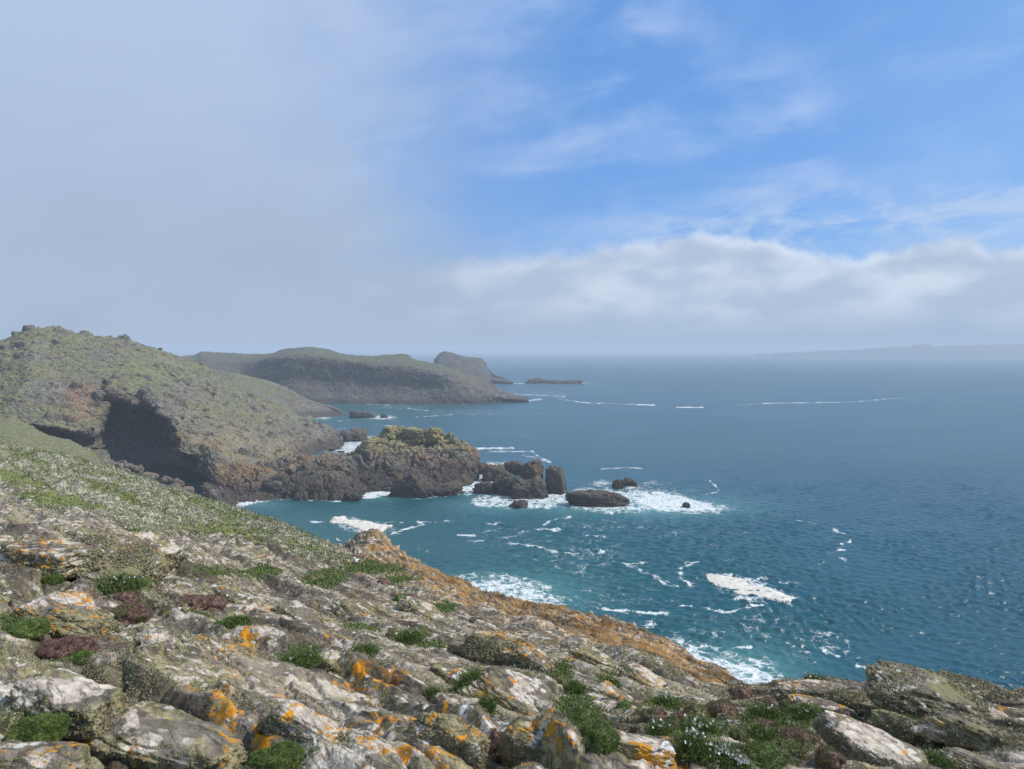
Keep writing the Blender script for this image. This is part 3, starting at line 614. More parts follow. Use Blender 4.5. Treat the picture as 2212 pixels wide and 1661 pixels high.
def crag(g, nn, blk=8., am=1.6, fine=.5, k=100, dip=(-.35, .0), cliffonly=True):
    """bedded, jointed cliff relief"""
    steep = 1-np.abs(nn[..., 2]); st_ = .18+.82*sst(steep, .22, .6) if cliffonly else 1.
    q = g.copy(); q[..., 2] = (g[..., 2] - dip[0]*g[..., 0] - dip[1]*g[..., 1])*1.9
    q = q + 2.0*np.stack([fbm(g, .11, 3, .5, k), fbm(g, .11, 3, .5, k+1), fbm(g, .11, 3, .5, k+2)], -1)*blk/6
    F1, F2, R, R2, OX = vor(q/blk, k+3); d_ = (R-.5)*1.5+OX[..., 2]*(R2-.3)*1.4 + .5*sst(F2-F1, 0, .18)
    F1, F2, R, R2, OX = vor(q/(blk*.38), k+9); d2 = (R-.5)*1.4+OX[..., 2]*(R2-.3) + .6*sst(F2-F1, 0, .16)
    r = am*st_*(d_*.6+d2*.30) + fine*st_*1.1*fbm(q, .55, 5, .6, k+14, True) + am*.55*fbm(g, .05, 4, .55, k+20)
    return r
# left headland with its big overhung recess
CAVE = [(219, 832), (232, 838), (238, 856), (262, 862), (287, 872), (292, 858), (312, 852), (330, 876), (352, 892), (370, 905), (384, 925), (394, 948), (392, 972), (410, 982), (436, 990), (440, 1012), (462, 1036), (470, 1080), (440, 1096), (380, 1092), (330, 1082), (262, 1060), (215, 1024), (165, 992), (100, 962), (40, 945), (20, 925), (60, 918), (110, 922), (150, 930), (190, 935)]
LH = [
 [(-420, 740, 360), (-420, 790, 320), (-420, 840, 285), (-420, 880, 265), (-420, 930, 250), (-420, 980, 240), (-420, 1040, 232)],
 [(-60, 752, 325), (-60, 790, 300), (-60, 825, 280), (-60, 860, 265), (-60, 890, 255), (-60, 930, 246), (-60, 1000, 238)],
 [(10, 734, 330), (15, 770, 305), (20, 815, 282), (25, 850, 266), (40, 890, 256), (60, 930, 248), (70, 1000, 240)],
 [(60, 714, 338), (70, 752, 310), (70, 800, 286), (80, 838, 270), (95, 884, 260), (110, 930, 250), (130, 990, 242)],
 [(110, 711, 344), (115, 755, 316), (128, 800, 292), (137, 832, 277), (140, 880, 266), (155, 930, 256), (180, 1000, 246)],
 [(200, 725, 352), (205, 765, 322), (212, 800, 298), (219, 830, 284), (219, 890, 275), (225, 950, 264), (245, 1015, 252)],
 [(277, 736, 360), (285, 780, 328), (298, 815, 302), (308, 848, 289), (300, 920, 280), (310, 985, 268), (325, 1050, 255)],
 [(352, 761, 370), (360, 800, 336), (363, 840, 304), (368, 888, 285), (375, 950, 276), (390, 1010, 265), (405, 1075, 252)],
 [(444, 793, 388), (430, 840, 342), (425, 890, 304), (422, 945, 280), (434, 985, 268), (448, 1035, 258), pz(470, 1092)],
 [(513, 836, 400), (508, 880, 352), (503, 930, 306), (500, 972, 280), (508, 1010, 266), (515, 1050, 254), pz(520, 1087)],
 [(581, 870, 402), (572, 900, 362), (568, 942, 312), (570, 980, 284), (575, 1012, 268), (580, 1045, 256), pz(580, 1081)],
 [(622, 884, 402), (612, 910, 368), (610, 945, 324), (612, 978, 295), (616, 1008, 282), (622, 1030, 275), (626, 1060, 268)],
 [(665, 904, 398), (656, 925, 376), (652, 950, 352), (650, 970, 340), (652, 985, 332), (656, 1000, 325), (660, 1015, 318)],
 [(700, 920, 394), (694, 938, 380), (690, 956, 368), (690, 970, 360), (692, 978, 354), (695, 984, 350), pz(700, 990)],
 [(727, 938, 384), (725, 946, 378), (724, 955, 372), (724, 962, 368), (725, 968, 366), (727, 973, 362), pz(729, 977)],
 [(742, 955, 376), (742, 960, 374), (742, 964, 371), (742, 968, 369), (743, 971, 367), (743, 974, 364), pz(744, 978)]]
def cave_rec(g):
    px, py = PX(g); d_ = sdpoly(px, py, CAVE)
    r = sst(d_, -1, 11)*(17+10*sst(d_, 0, 60))
    # shallow dark slot under the cliff on the right and the small sea arch
    r = r + 10*sst(sdpoly(px, py, [(470, 1032), (520, 1030), (575, 1034), (615, 1008), (620, 1030), (590, 1050), (520, 1052), (480, 1046)]), -1, 7)
    m_ = (g[..., 1] > 200) & (py > 800)
    k_ = np.where(m_, r, 0)/np.maximum(g[..., 1], 1); v = g - np.array([0, 0, H]); return g + v*k_[..., None]
def lh_disp(g, nn):
    px, py = PX(g); d_ = crag(g, nn, 13., 3.4, .3, 100, (-.42, .1)) + .6*crag(g, nn, 5., 1.4, .1, 130, (-.42, .1))
    q = g.copy(); q[..., 2] = (g[..., 2]+.42*g[..., 0])*3.; cv = sst(sdpoly(px, py, CAVE), 0, 14)
    led = fbm(q*np.array([.25, .25, 1.]), .28, 4, .6, 150, True)
    up = sst(py, 900, 800)
    knob = vor(g/5.5, 160); kn = sst(knob[2], .55, .8)*sst(knob[0], .6, .3)*2.2*sst(fbm(g, .035, 3, .5, 170), -.25, .2)
    knob = vor(g/2.4, 161); kn = kn + sst(knob[2], .5, .8)*sst(knob[0], .6, .2)*.55
    return d_*(1-.35*up)*(1-.5*cv) + cv*1.7*led + kn*(1-cv)*(.4+.6*np.clip(nn[..., 2], 0, 1))
def lh_attr(g, nn):
    px, py = PX(g)
    return dict(red=np.clip(blob(px, py, [(172, 878, 42, 46), (270, 868, 34, 14), (110, 945, 60, 14, .7), (700, 945, 26, 18, .5)]), 0, 1),
                yellow=np.clip(blob(px, py, [(500, 965, 100, 50), (600, 975, 54, 30, 1.), (560, 900, 60, 30, .4), (450, 1010, 40, 30, .8)]), 0, 1), rocky=np.clip(blob(px, py, [(150, 840, 90, 40), (30, 930, 60, 40, .9), (480, 950, 130, 60), (660, 950, 90, 40), (240, 770, 70, 20, .7), (300, 735, 90, 18, .8), (90, 770, 60, 24, .6), (420, 850, 80, 24, .6), (345, 890, 60, 40, .8), (560, 890, 90, 18, .6)]), 0, 1))
lh, gLH = land('headland', LH, [140, 70, 50, 55, 90, 80, 80, 90, 75, 65, 42, 45, 36, 28, 16], 1000, [48, 48, 42, 50, 55, 60], 560, M_HILL, lh_disp, 60., cave_rec, lh_attr)
tag(lh, kind='structure')
# second, lower promontory
PB = [
 [(380, 778, 640), (380, 800, 610), (380, 830, 580), (380, 860, 560), (380, 900, 545)],
 [(453, 797, 630), (453, 815, 600), (453, 840, 575), (455, 865, 556), (457, 900, 542)],
 [(502, 805, 610), (505, 822, 590), (508, 845, 566), (512, 868, 552), (515, 900, 538)],
 [(573, 821, 600), (572, 836, 580), (575, 856, 562), (578, 876, 548), (582, 906, 530)],
 [(612, 833, 590), (612, 850, 572), (614, 868, 558), (616, 884, 545), pz(620, 912)],
 [(640, 849, 575), (640, 864, 562), (642, 878, 552), (645, 890, 540), pz(650, 907)],
 [(668, 864, 565), (668, 876, 556), (670, 886, 548), (672, 895, 542), pz(675, 904)],
 [(710, 875, 560), (710, 883, 556), (712, 890, 552), (712, 895, 548), pz(714, 900)],
 [(736, 888, 552), (736, 891, 550), (737, 894, 548), (738, 896, 546), pz(740, 899)],
 [(746, 895, 549), (746, 896, 548), (746, 897, 547), (747, 898, 546), pz(748, 900)]]
M_PROM = cliff_mat('promontory rock', 3.5, .85, .15, 1., grassz=14., brown=.2)
pb, _ = land('promontory', PB, [60, 45, 65, 40, 30, 30, 42, 28, 12], 420, [20, 25, 25, 30], 200, M_PROM, lambda g, nn: crag(g, nn, 8., 1.5, .5, 200, (-.3, .1)), 60.); tag(pb, kind='structure')
# far headland
FH = [
 [(150, 775, 1000), (150, 780, 930), (150, 788, 880), (150, 830, 830), (150, 870, 800)],
 [(410, 769, 980), (410, 776, 920), (410, 786, 870), (410, 830, 800), (410, 880, 740)],
 [(440, 761, 960), (442, 770, 900), (442, 784, 850), (450, 830, 780), (450, 880, 720)],
 [(500, 763, 940), (500, 771, 880), (505, 784, 830), (510, 830, 760), (510, 880, 705)],
 [(548, 766, 920), (548, 772, 860), (550, 782, 790), (555, 830, 730), (560, 880, 690)],
 [(585, 764, 880), (585, 768, 820), (585, 774, 725), (588, 830, 705), (590, 872, 680)],
 [(614, 756, 850), (620, 762, 800), (622, 768, 716), (622, 820, 702), pz(622, 870)],
 [(664, 750.5, 840), (668, 758, 790), (672, 768, 712), (672, 820, 699), pz(672, 871)],
 [(710, 756, 840), (712, 763, 790), (714, 772, 709), (716, 825, 696), pz(718, 871)],
 [(752, 767, 840), (752, 771, 780), (754, 778, 706), (756, 828, 693), pz(758, 872)],
 [(800, 769, 850), (800, 775, 780), (802, 784, 700), (804, 830, 688), pz(806, 872)],
 [(874, 766, 850), (872, 776, 780), (870, 789, 696), (872, 832, 682), pz(874, 873)],
 [(893, 775, 830), (893, 782, 770), (895, 794, 692), (898, 834, 680), pz(900, 873)],
 [(960, 791, 790), (960, 798, 740), (962, 808, 686), (964, 838, 675), pz(966, 873)],
 [(1010, 808, 755), (1010, 816, 720), (1010, 826, 692), (1012, 846, 674), pz(1014, 873)],
 [(1042, 823, 735), (1042, 830, 710), (1044, 838, 690), (1046, 852, 676), pz(1048, 872)],
 [(1062, 832, 722), (1063, 838, 704), (1064, 845, 690), (1066, 856, 678), pz(1070, 871)],
 [(1083, 846, 705), (1084, 850, 697), (1086, 855, 690), (1088, 861, 683), pz(1090, 869)],
 [(1110, 857, 692), (1110, 859, 690), (1112, 861, 688), (1113, 863, 686), pz(1114, 867)],
 [(1142, 864, 690), (1142, 864.5, 689), (1142, 865, 688), (1142, 865.5, 687), pz(1142, 867)]]
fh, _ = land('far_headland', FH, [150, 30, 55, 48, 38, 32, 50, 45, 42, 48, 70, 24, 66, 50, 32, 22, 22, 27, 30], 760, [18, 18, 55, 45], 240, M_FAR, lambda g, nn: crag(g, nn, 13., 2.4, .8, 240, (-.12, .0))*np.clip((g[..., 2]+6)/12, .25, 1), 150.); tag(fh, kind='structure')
# humped islet behind it
IS = [
 [(936, 800, 1150), (936, 806, 1140), (936, 812, 1130), (936, 820, 1110), (936, 832, 1090)],
 [(940, 777, 1150), (940, 785, 1135), (941, 796, 1120), (942, 812, 1090), (943, 832, 1060)],
 [(949, 763, 1150), (950, 772, 1130), (951, 784, 1110), (952, 806, 1080), (953, 832, 1050)],
 [(965, 760, 1150), (965, 770, 1125), (965, 784, 1105), (966, 806, 1078), (968, 832, 1045)],
 [(980, 763, 1145), (982, 772, 1120), (982, 785, 1100), (984, 806, 1072), (986, 832, 1040)],
 [(1005, 770, 1140), (1006, 776, 1115), (1007, 788, 1096), (1008, 806, 1070), (1010, 831, 1035)],
 [(1041, 775, 1130), (1040, 782, 1108), (1040, 792, 1090), (1040, 808, 1066), pz(1040, 830)],
 [(1049, 787, 1115), (1049, 793, 1100), (1049, 801, 1085), (1050, 814, 1064), pz(1050, 830)],
 [(1062, 805, 1085), (1063, 810, 1078), (1064, 815, 1070), (1064, 821, 1055), pz(1066, 829)],
 [(1085, 815, 1062), (1085, 818, 1058), (1086, 821, 1054), (1087, 824, 1050), pz(1088, 829)],
 [(1109, 826, 1052), (1109, 826.5, 1052), (1109, 827, 1051), (1109, 828, 1051), pz(1110, 829)]]
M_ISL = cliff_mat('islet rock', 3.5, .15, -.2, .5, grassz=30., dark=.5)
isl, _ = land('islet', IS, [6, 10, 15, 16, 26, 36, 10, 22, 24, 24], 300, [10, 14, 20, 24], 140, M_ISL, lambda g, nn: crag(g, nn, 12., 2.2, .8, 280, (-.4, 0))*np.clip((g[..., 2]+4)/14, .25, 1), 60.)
tag(isl, 'dark humped rocky islet with a steep left side, standing beyond the far headland', 'islet')
# distant island at the right
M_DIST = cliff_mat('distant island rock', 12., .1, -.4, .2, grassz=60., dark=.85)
FI = []
for px, py in [(1668, 766.5), (1690, 762.5), (1740, 760), (1800, 757), (1850, 755), (1890, 752), (1960, 749), (1980, 745), (1998, 745), (2020, 749), (2080, 746.5), (2130, 745), (2212, 744), (2350, 743), (2600, 745)]:
    FI.append([(px, py, 4950), (px, py+2, 4780), (px, py+(770.5-py)*.45, 4640), (px, 770.5, 4600)])
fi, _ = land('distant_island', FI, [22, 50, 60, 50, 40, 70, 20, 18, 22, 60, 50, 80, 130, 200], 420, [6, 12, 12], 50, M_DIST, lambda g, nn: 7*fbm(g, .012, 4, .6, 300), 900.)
tag(fi, kind='structure')
FI2 = [[(px, py, 4760), (px, py+1, 4730), (px, 770.5, 4620)] for px, py in [(1634, 768), (1640, 765.5), (1650, 763.5), (1656, 765), (1668, 768)]]
f2, _ = land('islet', FI2, [6, 10, 6, 12], 60, [3, 5], 20, M_DIST, lambda g, nn: 2*fbm(g, .03, 3, .6, 310), 90.); tag(f2, 'tiny faint islet off the left tip of the distant island', 'islet')
# green slope between the near slope and the cave
GS = [
 [(-400, 880, 215), (-400, 920, 185), (-400, 960, 160), (-400, 1010, 140)],
 [(-10, 899, 205), (-10, 925, 180), (-10, 955, 158), (-10, 1000, 138)],
 [(51, 912, 202), (51, 935, 180), (51, 965, 158), (51, 1010, 138)],
 [(103, 939, 198), (103, 958, 178), (103, 985, 158), (103, 1030, 138)],
 [(150, 950, 196), (150, 970, 178), (150, 1000, 158), (150, 1040, 138)],
 [(190, 964, 194), (190, 985, 176), (190, 1010, 158), (190, 1050, 140)],
 [(212, 982, 192), (212, 998, 176), (212, 1020, 160), (212, 1060, 142)],
 [(239, 1010, 188), (239, 1020, 176), (239, 1040, 160), (239, 1080, 145)],
 [(262, 1030, 185), (262, 1040, 176), (262, 1060, 160), (262, 1100, 146)]]
M_GREEN = cliff_mat('green slope turf', -20, 1.35, .3, 2.2, grassz=2., brown=.1)
gs, _ = land('green_slope', GS, [150, 55, 55, 48, 42, 24, 28, 24], 420, [30, 35, 45], 200, M_GREEN, lambda g, nn: .35*fbm(g, .25, 5, .6, 320)+.9*sst(PX(g)[0], 140, 215)*(crag(g, nn, 4., 1., .4, 330)-1.1), 22.); tag(gs, kind='structure')
M_STONE = cliff_mat('hill boulder rock', -5., 0., -.3, 1.6)
def onmesh(g, px, py):
    a_, b_ = PX(g); d_ = (a_-px)**2+(b_-py)**2+1e-3*np.abs(g[..., 1]); return g.reshape(-1, 3)[int(np.argmin(d_))]
# ---------------------------------------------------------------- rocks
ICO = {}
def ico(n_):
    if n_ not in ICO:
        bm = bmesh.new(); bmesh.ops.create_icosphere(bm, subdivisions=n_, radius=1)
        ICO[n_] = (np.array([v.co[:] for v in bm.verts]), np.array([[v.index for v in f.verts] for f in bm.faces])); bm.free()
    return ICO[n_]
def rock_shape(seed, n_=5, facets=9, sharp=16., rough=.05, flat=0., bed=.03):
    """a joint-bounded block: smoothed convex polytope with fractured relief; radius about 1"""
    r_ = np.random.RandomState(seed); D, Fc = ico(n_)
    nr = r_.normal(size=(facets, 3)); nr /= np.linalg.norm(nr, axis=1)[:, None]
    nr = np.concatenate([nr, [[0, 0, 1], [.1, 0, -1], [1, .1, .1], [-1, 0, .15], [0, -1, .15], [0, 1, .1]]]); h_ = r_.uniform(.68, 1., len(nr))
    dn = np.maximum(D@nr.T, 1e-3)/h_[None, :]
    s_ = (dn**sharp).sum(1)**(1/sharp); r = 1/s_
    p = D*r[:, None]; o_ = r_.uniform(-50, 50, 3)
    F1, F2, R, R2, OX = vor((p+o_)*1.9, seed)
    d_ = rough*(1.8*(R-.5)*sst(F2-F1, 0, .15)+1.0*sst(F2-F1, 0, .12)-.6) + rough*1.6*fbm(p+o_, 1.1, 5, .6, seed+2) + rough*.7*fbm(p+o_, 4., 4, .6, seed+3, True)
    zz = p[:, 2]*4.5+1.2*fbm(p+o_, .9, 3, .5, seed+4)+p[:, 0]*1.2; fz = zz-np.floor(zz)
    d_ = d_ + bed*(sst(fz, .0, .25)*sst(fz, 1., .85)-.6) + rough*1.5*fbm(p+o_, 2.2, 4, .6, seed+6, True)
    return p + D*d_[:, None], Fc
def rot(ax, ay, az_):
    cx_, sx_, cy_, sy_, cz_, sz_ = math.cos(ax), math.sin(ax), math.cos(ay), math.sin(ay), math.cos(az_), math.sin(az_)
    return np.array([[cz_, -sz_, 0], [sz_, cz_, 0], [0, 0, 1]])@np.array([[cy_, 0, sy_], [0, 1, 0], [-sy_, 0, cy_]])@np.array([[1, 0, 0], [0, cx_, -sx_], [0, sx_, cx_]])
def rock(name, base, size, R_, seed, m, label=None, cat='boulder', group=None, parent=None, **kw):
    v, f = rock_shape(seed, **kw); v = v*np.array(size)/2
    v = v@R_.T
    o_ = obj(name, mesh(name, v, f, m)); o_.location = base
    if label: tag(o_, label, cat, group)
    return o_
# --- the big rock at the end of the neck: a lofted crag
SR = [
 [(560, 1010, 272), (562, 1018, 270), (566, 1030, 262), (570, 1050, 254), pz(575, 1079)],
 [(600, 1002, 276), (600, 1010, 272), (602, 1028, 262), (606, 1050, 253), pz(610, 1078)],
 [(634, 985, 284), (634, 993, 276), (636, 1022, 264), (640, 1050, 252), pz(645, 1081)],
 [(700, 984, 286), (700, 993, 276), (700, 1024, 263), (700, 1052, 250), pz(700, 1083)],
 [(757, 984, 288), (757, 992, 277), (760, 1020, 266), (765, 1045, 254), pz(768, 1076)],
 [(785, 966, 292), (785, 976, 281), (788, 1006, 269), (790, 1040, 258), pz(793, 1064)],
 [(806, 950, 296), (806, 962, 284), (812, 992, 272), (815, 1034, 262), pz(820, 1062)],
 [(850, 944, 300), (850, 955, 287), (855, 990, 275), (858, 1030, 264), pz(860, 1063)],
 [(900, 944, 302), (902, 956, 289), (905, 990, 277), (908, 1026, 267), pz(912, 1064)],
 [(950, 949, 302), (952, 960, 290), (955, 992, 279), (958, 1024, 270), pz(960, 1062)],
 [(985, 957, 300), (986, 968, 290), (988, 996, 281), (990, 1024, 274), pz(990, 1052)],
 [(1004, 965, 298), (1006, 976, 290), (1008, 1000, 283), (1010, 1020, 278), pz(1010, 1042)],
 [(1020, 982, 294), (1021, 990, 289), (1021, 1004, 285), (1020, 1020, 281), pz(1018, 1037)],
 [(1028, 1006, 289), (1028, 1010, 287), (1028, 1016, 285), (1027, 1024, 283), pz(1026, 1033)]]
def sr_disp(g, nn):
    d_ = crag(g, nn, 9., 2.4, .30, 400, (.22, .1), False) + .4*crag(g, nn, 3.2, 1.4, .2, 410, (.22, .1), False)
    px, py = PX(g); d_ = d_ - 2.2*blob(px, py, [(780, 1035, 26, 22), (905, 1010, 40, 14), (640, 1020, 20, 14), (960, 1030, 14, 24)]) + 2.*blob(px, py, [(700, 1050, 60, 26), (850, 985, 50, 20), (1000, 1010, 26, 34)])
    return d_
sro, gSR = land('sea_rock', SR, [40, 34, 66, 57, 30, 24, 44, 50, 50, 35, 20, 18, 10], 640, [10, 42, 36, 36], 300, M_SEA, sr_disp, 26.)
tag(sro, 'largest brown sea rock joined to the headland by a low neck, crowned with yellow boulders', 'sea rock')
SRL = [0]
def searock(px0, px1, top, base, seed, label, m=None, depth=1., tall=1., tilt=0., name='sea_rock', grp=None, cat='sea rock', n_=5, **kw):
    Yb = float(WY(base)); Yc = Yb + (px1-px0)/F*Yb*.35*depth; wid = (px1-px0)/F*Yc; hg = (base-top)/F*Yb*tall
    x = ((px0+px1)/2-CX)/F*Yc; hh = hg*1.9+2.
    zc = hg-hh/2*.93
    return rock(name, (x, Yc, zc), (wid*1.12, wid*.8*depth+1.5, hh), rot(0, tilt, random.uniform(-.3, .3)), seed, m or M_SEAD, label, cat, grp, n_=n_, **{**dict(rough=.11, sharp=14., bed=.05), **kw})
searock(731, 779, 1063, 1084, 500, 'squat brown block at the waterline in front of the neck of the largest rock', M_SEAD)
searock(852, 930, 1028, 1078, 501, 'dark wedge-shaped rock with a pointed top against the front of the largest rock', M_SEAD, .6)
searock(905, 993, 1048, 1074, 502, 'low brown ledge running right from the dark wedge, white water beyond', M_SEAD, .6)
searock(1016, 1054, 1001, 1025, 503, 'small dark rock just off the right end of the largest rock', M_SEAD)
searock(1040, 1095, 1014, 1042, 504, 'low rounded rock in white water, second from the largest rock', M_SEAD)
searock(1088, 1130, 1004, 1028, 505, 'small peaked dark rock standing behind the other low rocks', M_SEAD, tilt=.1)
searock(1018, 1072, 1049, 1070, 506, 'flat low ledge at the left end of the outer rock cluster', M_SEAD)
searock(1068, 1126, 1024, 1072, 507, 'mid-sized dark rock sloping up to the right in the outer cluster', M_SEAD, tilt=-.3)
searock(1118, 1172, 1013, 1066, 508, 'craggy dark rock leaning against the left side of the tall upright block', M_SEAD, tilt=.1)
searock(1100, 1178, 1038, 1080, 509, 'broad dark rock in front of the tall upright block, foam at its foot', M_SEAD, .7)
searock(1174, 1223, 1009, 1069, 510, 'tall upright black block with a flat pale top at the end of the cluster', M_SEAD, tilt=.05, sharp=30., rough=.06, bed=.02)
searock(1099, 1142, 1086, 1101, 511, 'small brown rock alone in foam below the outer cluster', M_SEAD)
searock(1230, 1374, 1062, 1098, 512, 'long low domed slab awash, surrounded by the widest white water', M_SEAD, .55, n_=6, rough=.06)
searock(1326, 1350, 1037, 1058, 513, 'little horn-shaped dark rock behind the long domed slab', M_SEAD, tilt=.2)
searock(1348, 1380, 1039, 1053, 514, 'little dark rock beside the horn-shaped one, lower and rounder', M_SEAD)
searock(1479, 1495, 1090, 1100, 515, 'tiny brown rock tip in the right end of the white water', M_SEAD)
searock(734, 795, 930, 955, 516, 'dark rock with a flat tail off the right foot of the cave headland', M_SEAD)
searock(750, 806, 890, 903, 517, 'long flat black rock off the tip of the second promontory', M_SEAD, .6)
searock(820, 838, 896, 903, 518, 'tiny black rock in foam beyond the tip of the second promontory', M_SEAD)
searock(1137, 1200, 817, 829, 519, 'flat black skerry in front of the horizon, left of a smaller one', M_SEAD, .6)
searock(1190, 1254, 820, 829, 520, 'smaller right hand skerry, low and black, on the far sea', M_SEAD, .6)
# ledge and blocks along the cove under the cliff
LG = [
 [(440, 985, 262), (440, 990, 258), (446, 1005, 254), (452, 1030, 250), (462, 1060, 246), (480, 1090, 244)],
 [(455, 968, 262), (455, 975, 258), (462, 1000, 253), (470, 1030, 249), (480, 1060, 246), pz(492, 1098)],
 [(490, 990, 263), (490, 996, 258), (495, 1020, 253), (500, 1045, 249), (505, 1068, 245), pz(510, 1093)],
 [(530, 1000, 264), (530, 1008, 259), (535, 1030, 254), (540, 1050, 250), (545, 1066, 246), pz(550, 1086)],
 [(575, 1010, 265), (575, 1018, 260), (578, 1034, 255), (582, 1050, 251), (586, 1064, 247), pz(590, 1083)],
 [(606, 1030, 264), (606, 1036, 260), (608, 1046, 256), (610, 1058, 252), (612, 1068, 248), pz(615, 1081)]]
M_LEDGE = cliff_mat('ledge rock', 3., 0., .35, 1.5, brown=.45)
lg, _ = land('rock_ledge', LG, [34, 40, 44, 48, 32], 300, [8, 24, 24, 24, 30], 200, M_LEDGE, lambda g, nn: crag(g, nn, 4.5, 1.1, .45, 430, (-.45, .1), False), 14.)
tag(lg, 'brown banded rock ledge sloping down to the cove below the dark recess', 'rock ledge')
def beach(px, py, w_, seed, label, grp='boulders heaped below the dark recess', dy=0., m=None, Y=None):
    t_ = (px-235)/(485-235); Yc = Y or float(np.interp(px, [230, 300, 400, 485, 720], [236, 240, 243, 240, 256]))+dy
    p = W(px, py, Yc); s_ = w_/F*Yc
    k_ = np.random.RandomState(seed)
    return rock('boulder', tuple(p), (s_*1.05, s_*k_.uniform(.8, 1.1), s_*k_.uniform(.7, .9)), rot(*k_.uniform(-.5, .5, 3)), seed, m or M_BEACH, label, 'boulder', grp, n_=4, sharp=12., rough=.04)
beach(374, 1060, 40, 540, 'largest reddish brown boulder on the cove beach, pyramid shaped')
beach(402, 1066, 34, 541, 'reddish boulder right of the pyramid shaped one on the cove beach')
beach(322, 1034, 34, 542, 'grey boulder with a rounded top in the middle of the beach heap')
beach(351, 1040, 20, 543, 'upright pale grey boulder behind the largest reddish one on the beach')
beach(254, 1008, 28, 544, 'tan boulder at the back of the beach under the left end of the cave')
beach(456, 1070, 30, 545, 'pale grey-brown boulder near the water end of the beach heap')
beach(430, 1082, 26, 546, 'flat tan boulder in front of the water end of the beach heap')
beach(626, 1016, 28, 547, 'round brown boulder perched at the small sea arch in the neck', 'boulders by the sea arch', m=M_SEA, Y=257.)
beach(598, 1050, 36, 548, 'tall rounded dark block left of the neck at the waterline', 'boulders by the sea arch', m=M_SEAD, Y=249.)
k_ = np.random.RandomState(9)
for i in range(46):
    t = k_.rand(); px = 232+t*262; yb = np.interp(px, [230, 300, 400, 494], [1000, 1030, 1066, 1096]); py = yb - 20 + k_.rand()*46
    beach(px, py, k_.uniform(9, 25), 560+i % 30, 'grey boulder among many in the heap on the cove beach', dy=k_.uniform(-9, 8)-(py-yb)*.5)
# yellow lichen boulders crowning the big rock
TOPS = [(808, 962, 36, 36, 'pale yellow'), (838, 940, 40, 34, 'olive'), (861, 944, 34, 36, ''), (895, 940, 44, 34, ''), (935, 944, 46, 40, ''), (972, 955, 30, 34, ''), (875, 958, 34, 24, ''), (905, 960, 34, 26, ''), (925, 966, 30, 22, ''), (950, 964, 34, 30, ''), (822, 972, 34, 24, ''), (795, 974, 26, 22, ''), (855, 962, 26, 20, ''), (912, 948, 30, 26, ''), (885, 936, 22, 16, ''), (845, 966, 18, 22, ''), (990, 962, 14, 14, ''), (777, 984, 24, 14, '')]
TL = ['yellow lichened boulder on the left shoulder of the largest sea rock', 'tall boulder at the left summit of the largest sea rock, white with droppings', 'yellow boulder right beside the summit boulder of the largest sea rock', 'wide olive boulder near the middle of the crown of the largest sea rock',
      'biggest rounded yellow boulder on the right of the crown of the largest sea rock', 'brown block standing apart at the right end of the crown of boulders', 'low boulder below the summit boulder pair of the largest sea rock', 'long boulder in the lower middle row of the crown of the largest sea rock',
      'small boulder at the lower right of the crown, under the biggest rounded one', 'boulder tucked between the biggest rounded one and the brown end block', 'lower left boulder of the crown, beside the pale upright stone', 'leftmost boulder of the crown of the largest sea rock', 'small boulder just right of the pale upright stone in the crown', 'rounded boulder between the wide olive one and the biggest one', 'little pointed boulder on the skyline between summit and olive boulder', 'narrow boulder directly behind the pale upright stone', 'small outermost stone right of the brown end block of the crown', 'flat yellow stone where the neck meets the largest sea rock']
for i, (px, py, w_, h_, _) in enumerate(TOPS):
    Yc = 287.+(i % 3); p = W(px, py, Yc); s_ = Yc/F
    rock('boulder', tuple(p), (w_*s_*1.1, w_*s_*.95, h_*s_*1.1), rot(random.uniform(-.3, .3), random.uniform(-.3, .3), random.uniform(-1, 1)), 610+i, M_TOP, TL[i], 'boulder', 'yellow boulders on the sea rock', sharp=22., rough=.11, facets=7)
beach(845, 964, 17, 640, 'pale upright stone leaning in the gap between the yellow boulders', 'yellow boulders on the sea rock', m=M_BEACH, Y=278.)

SHAG = []
# --- foreground boulders and slabs standing proud of the slope
def near(px, py, wpx, hpx, seed, label, m=None, tilt=.18, yaw=-.55, deep=1., rx=-.06, sharp=22., rough=.045, cat='boulder', n_=6, sink=.3, name='boulder', flat=.70):
    """px,py: middle of the foot as seen; wpx,hpx: seen size"""
    p, mpp, i, j = spot(px, py); w_ = wpx*mpp; h_ = hpx*mpp
    sz = h_*(1+sink)*.95*flat
    dep = w_*deep*.8
    c_ = (p.x, p.y+dep*.42, p.z-h_*.02)
    SHAG.append((c_, (w_*1.12, dep, sz), rot(rx, tilt, yaw), seed, dict(n_=n_, sharp=sharp, rough=rough), mpp, m is M_BLDD))
    return rock(name, c_, (w_*1.12, dep, sz), rot(rx, tilt, yaw), seed, m or M_BLD, label, cat, 'rocks on the near slope', n_=n_, sharp=sharp, rough=rough)
near(300, 1668, 400, 130, 700, 'large grey boulder with white lichen blotches at the bottom left corner', M_BLD, .10, -.3, .8)
near(30, 1690, 190, 90, 701, 'grey boulder cut by the very bottom left corner of the photo', M_BLD, .05, 0.)
near(100, 1560, 300, 130, 702, 'broad dark grey slab on the left edge below the brown cushion hollow', M_BLD, .16, -.4, .7)
near(90, 1365, 260, 90, 703, 'pale greenish slab with a large orange blotch on the left edge', M_BLDO, .12, -.3, .9)
near(55, 1225, 230, 74, 704, 'pale streaked block on the left edge, upper of the large grey blocks', M_BLD, .10, -.4, .9)
near(200, 1232, 250, 96, 705, 'long grey shaggy block dipping right, behind the dark hollow on the left', M_BLDD, .34, -.5, .8)
near(300, 1205, 150, 50, 706, 'pale knobbly rock to the right of the long grey shaggy block', M_BLD, .3, -.5)
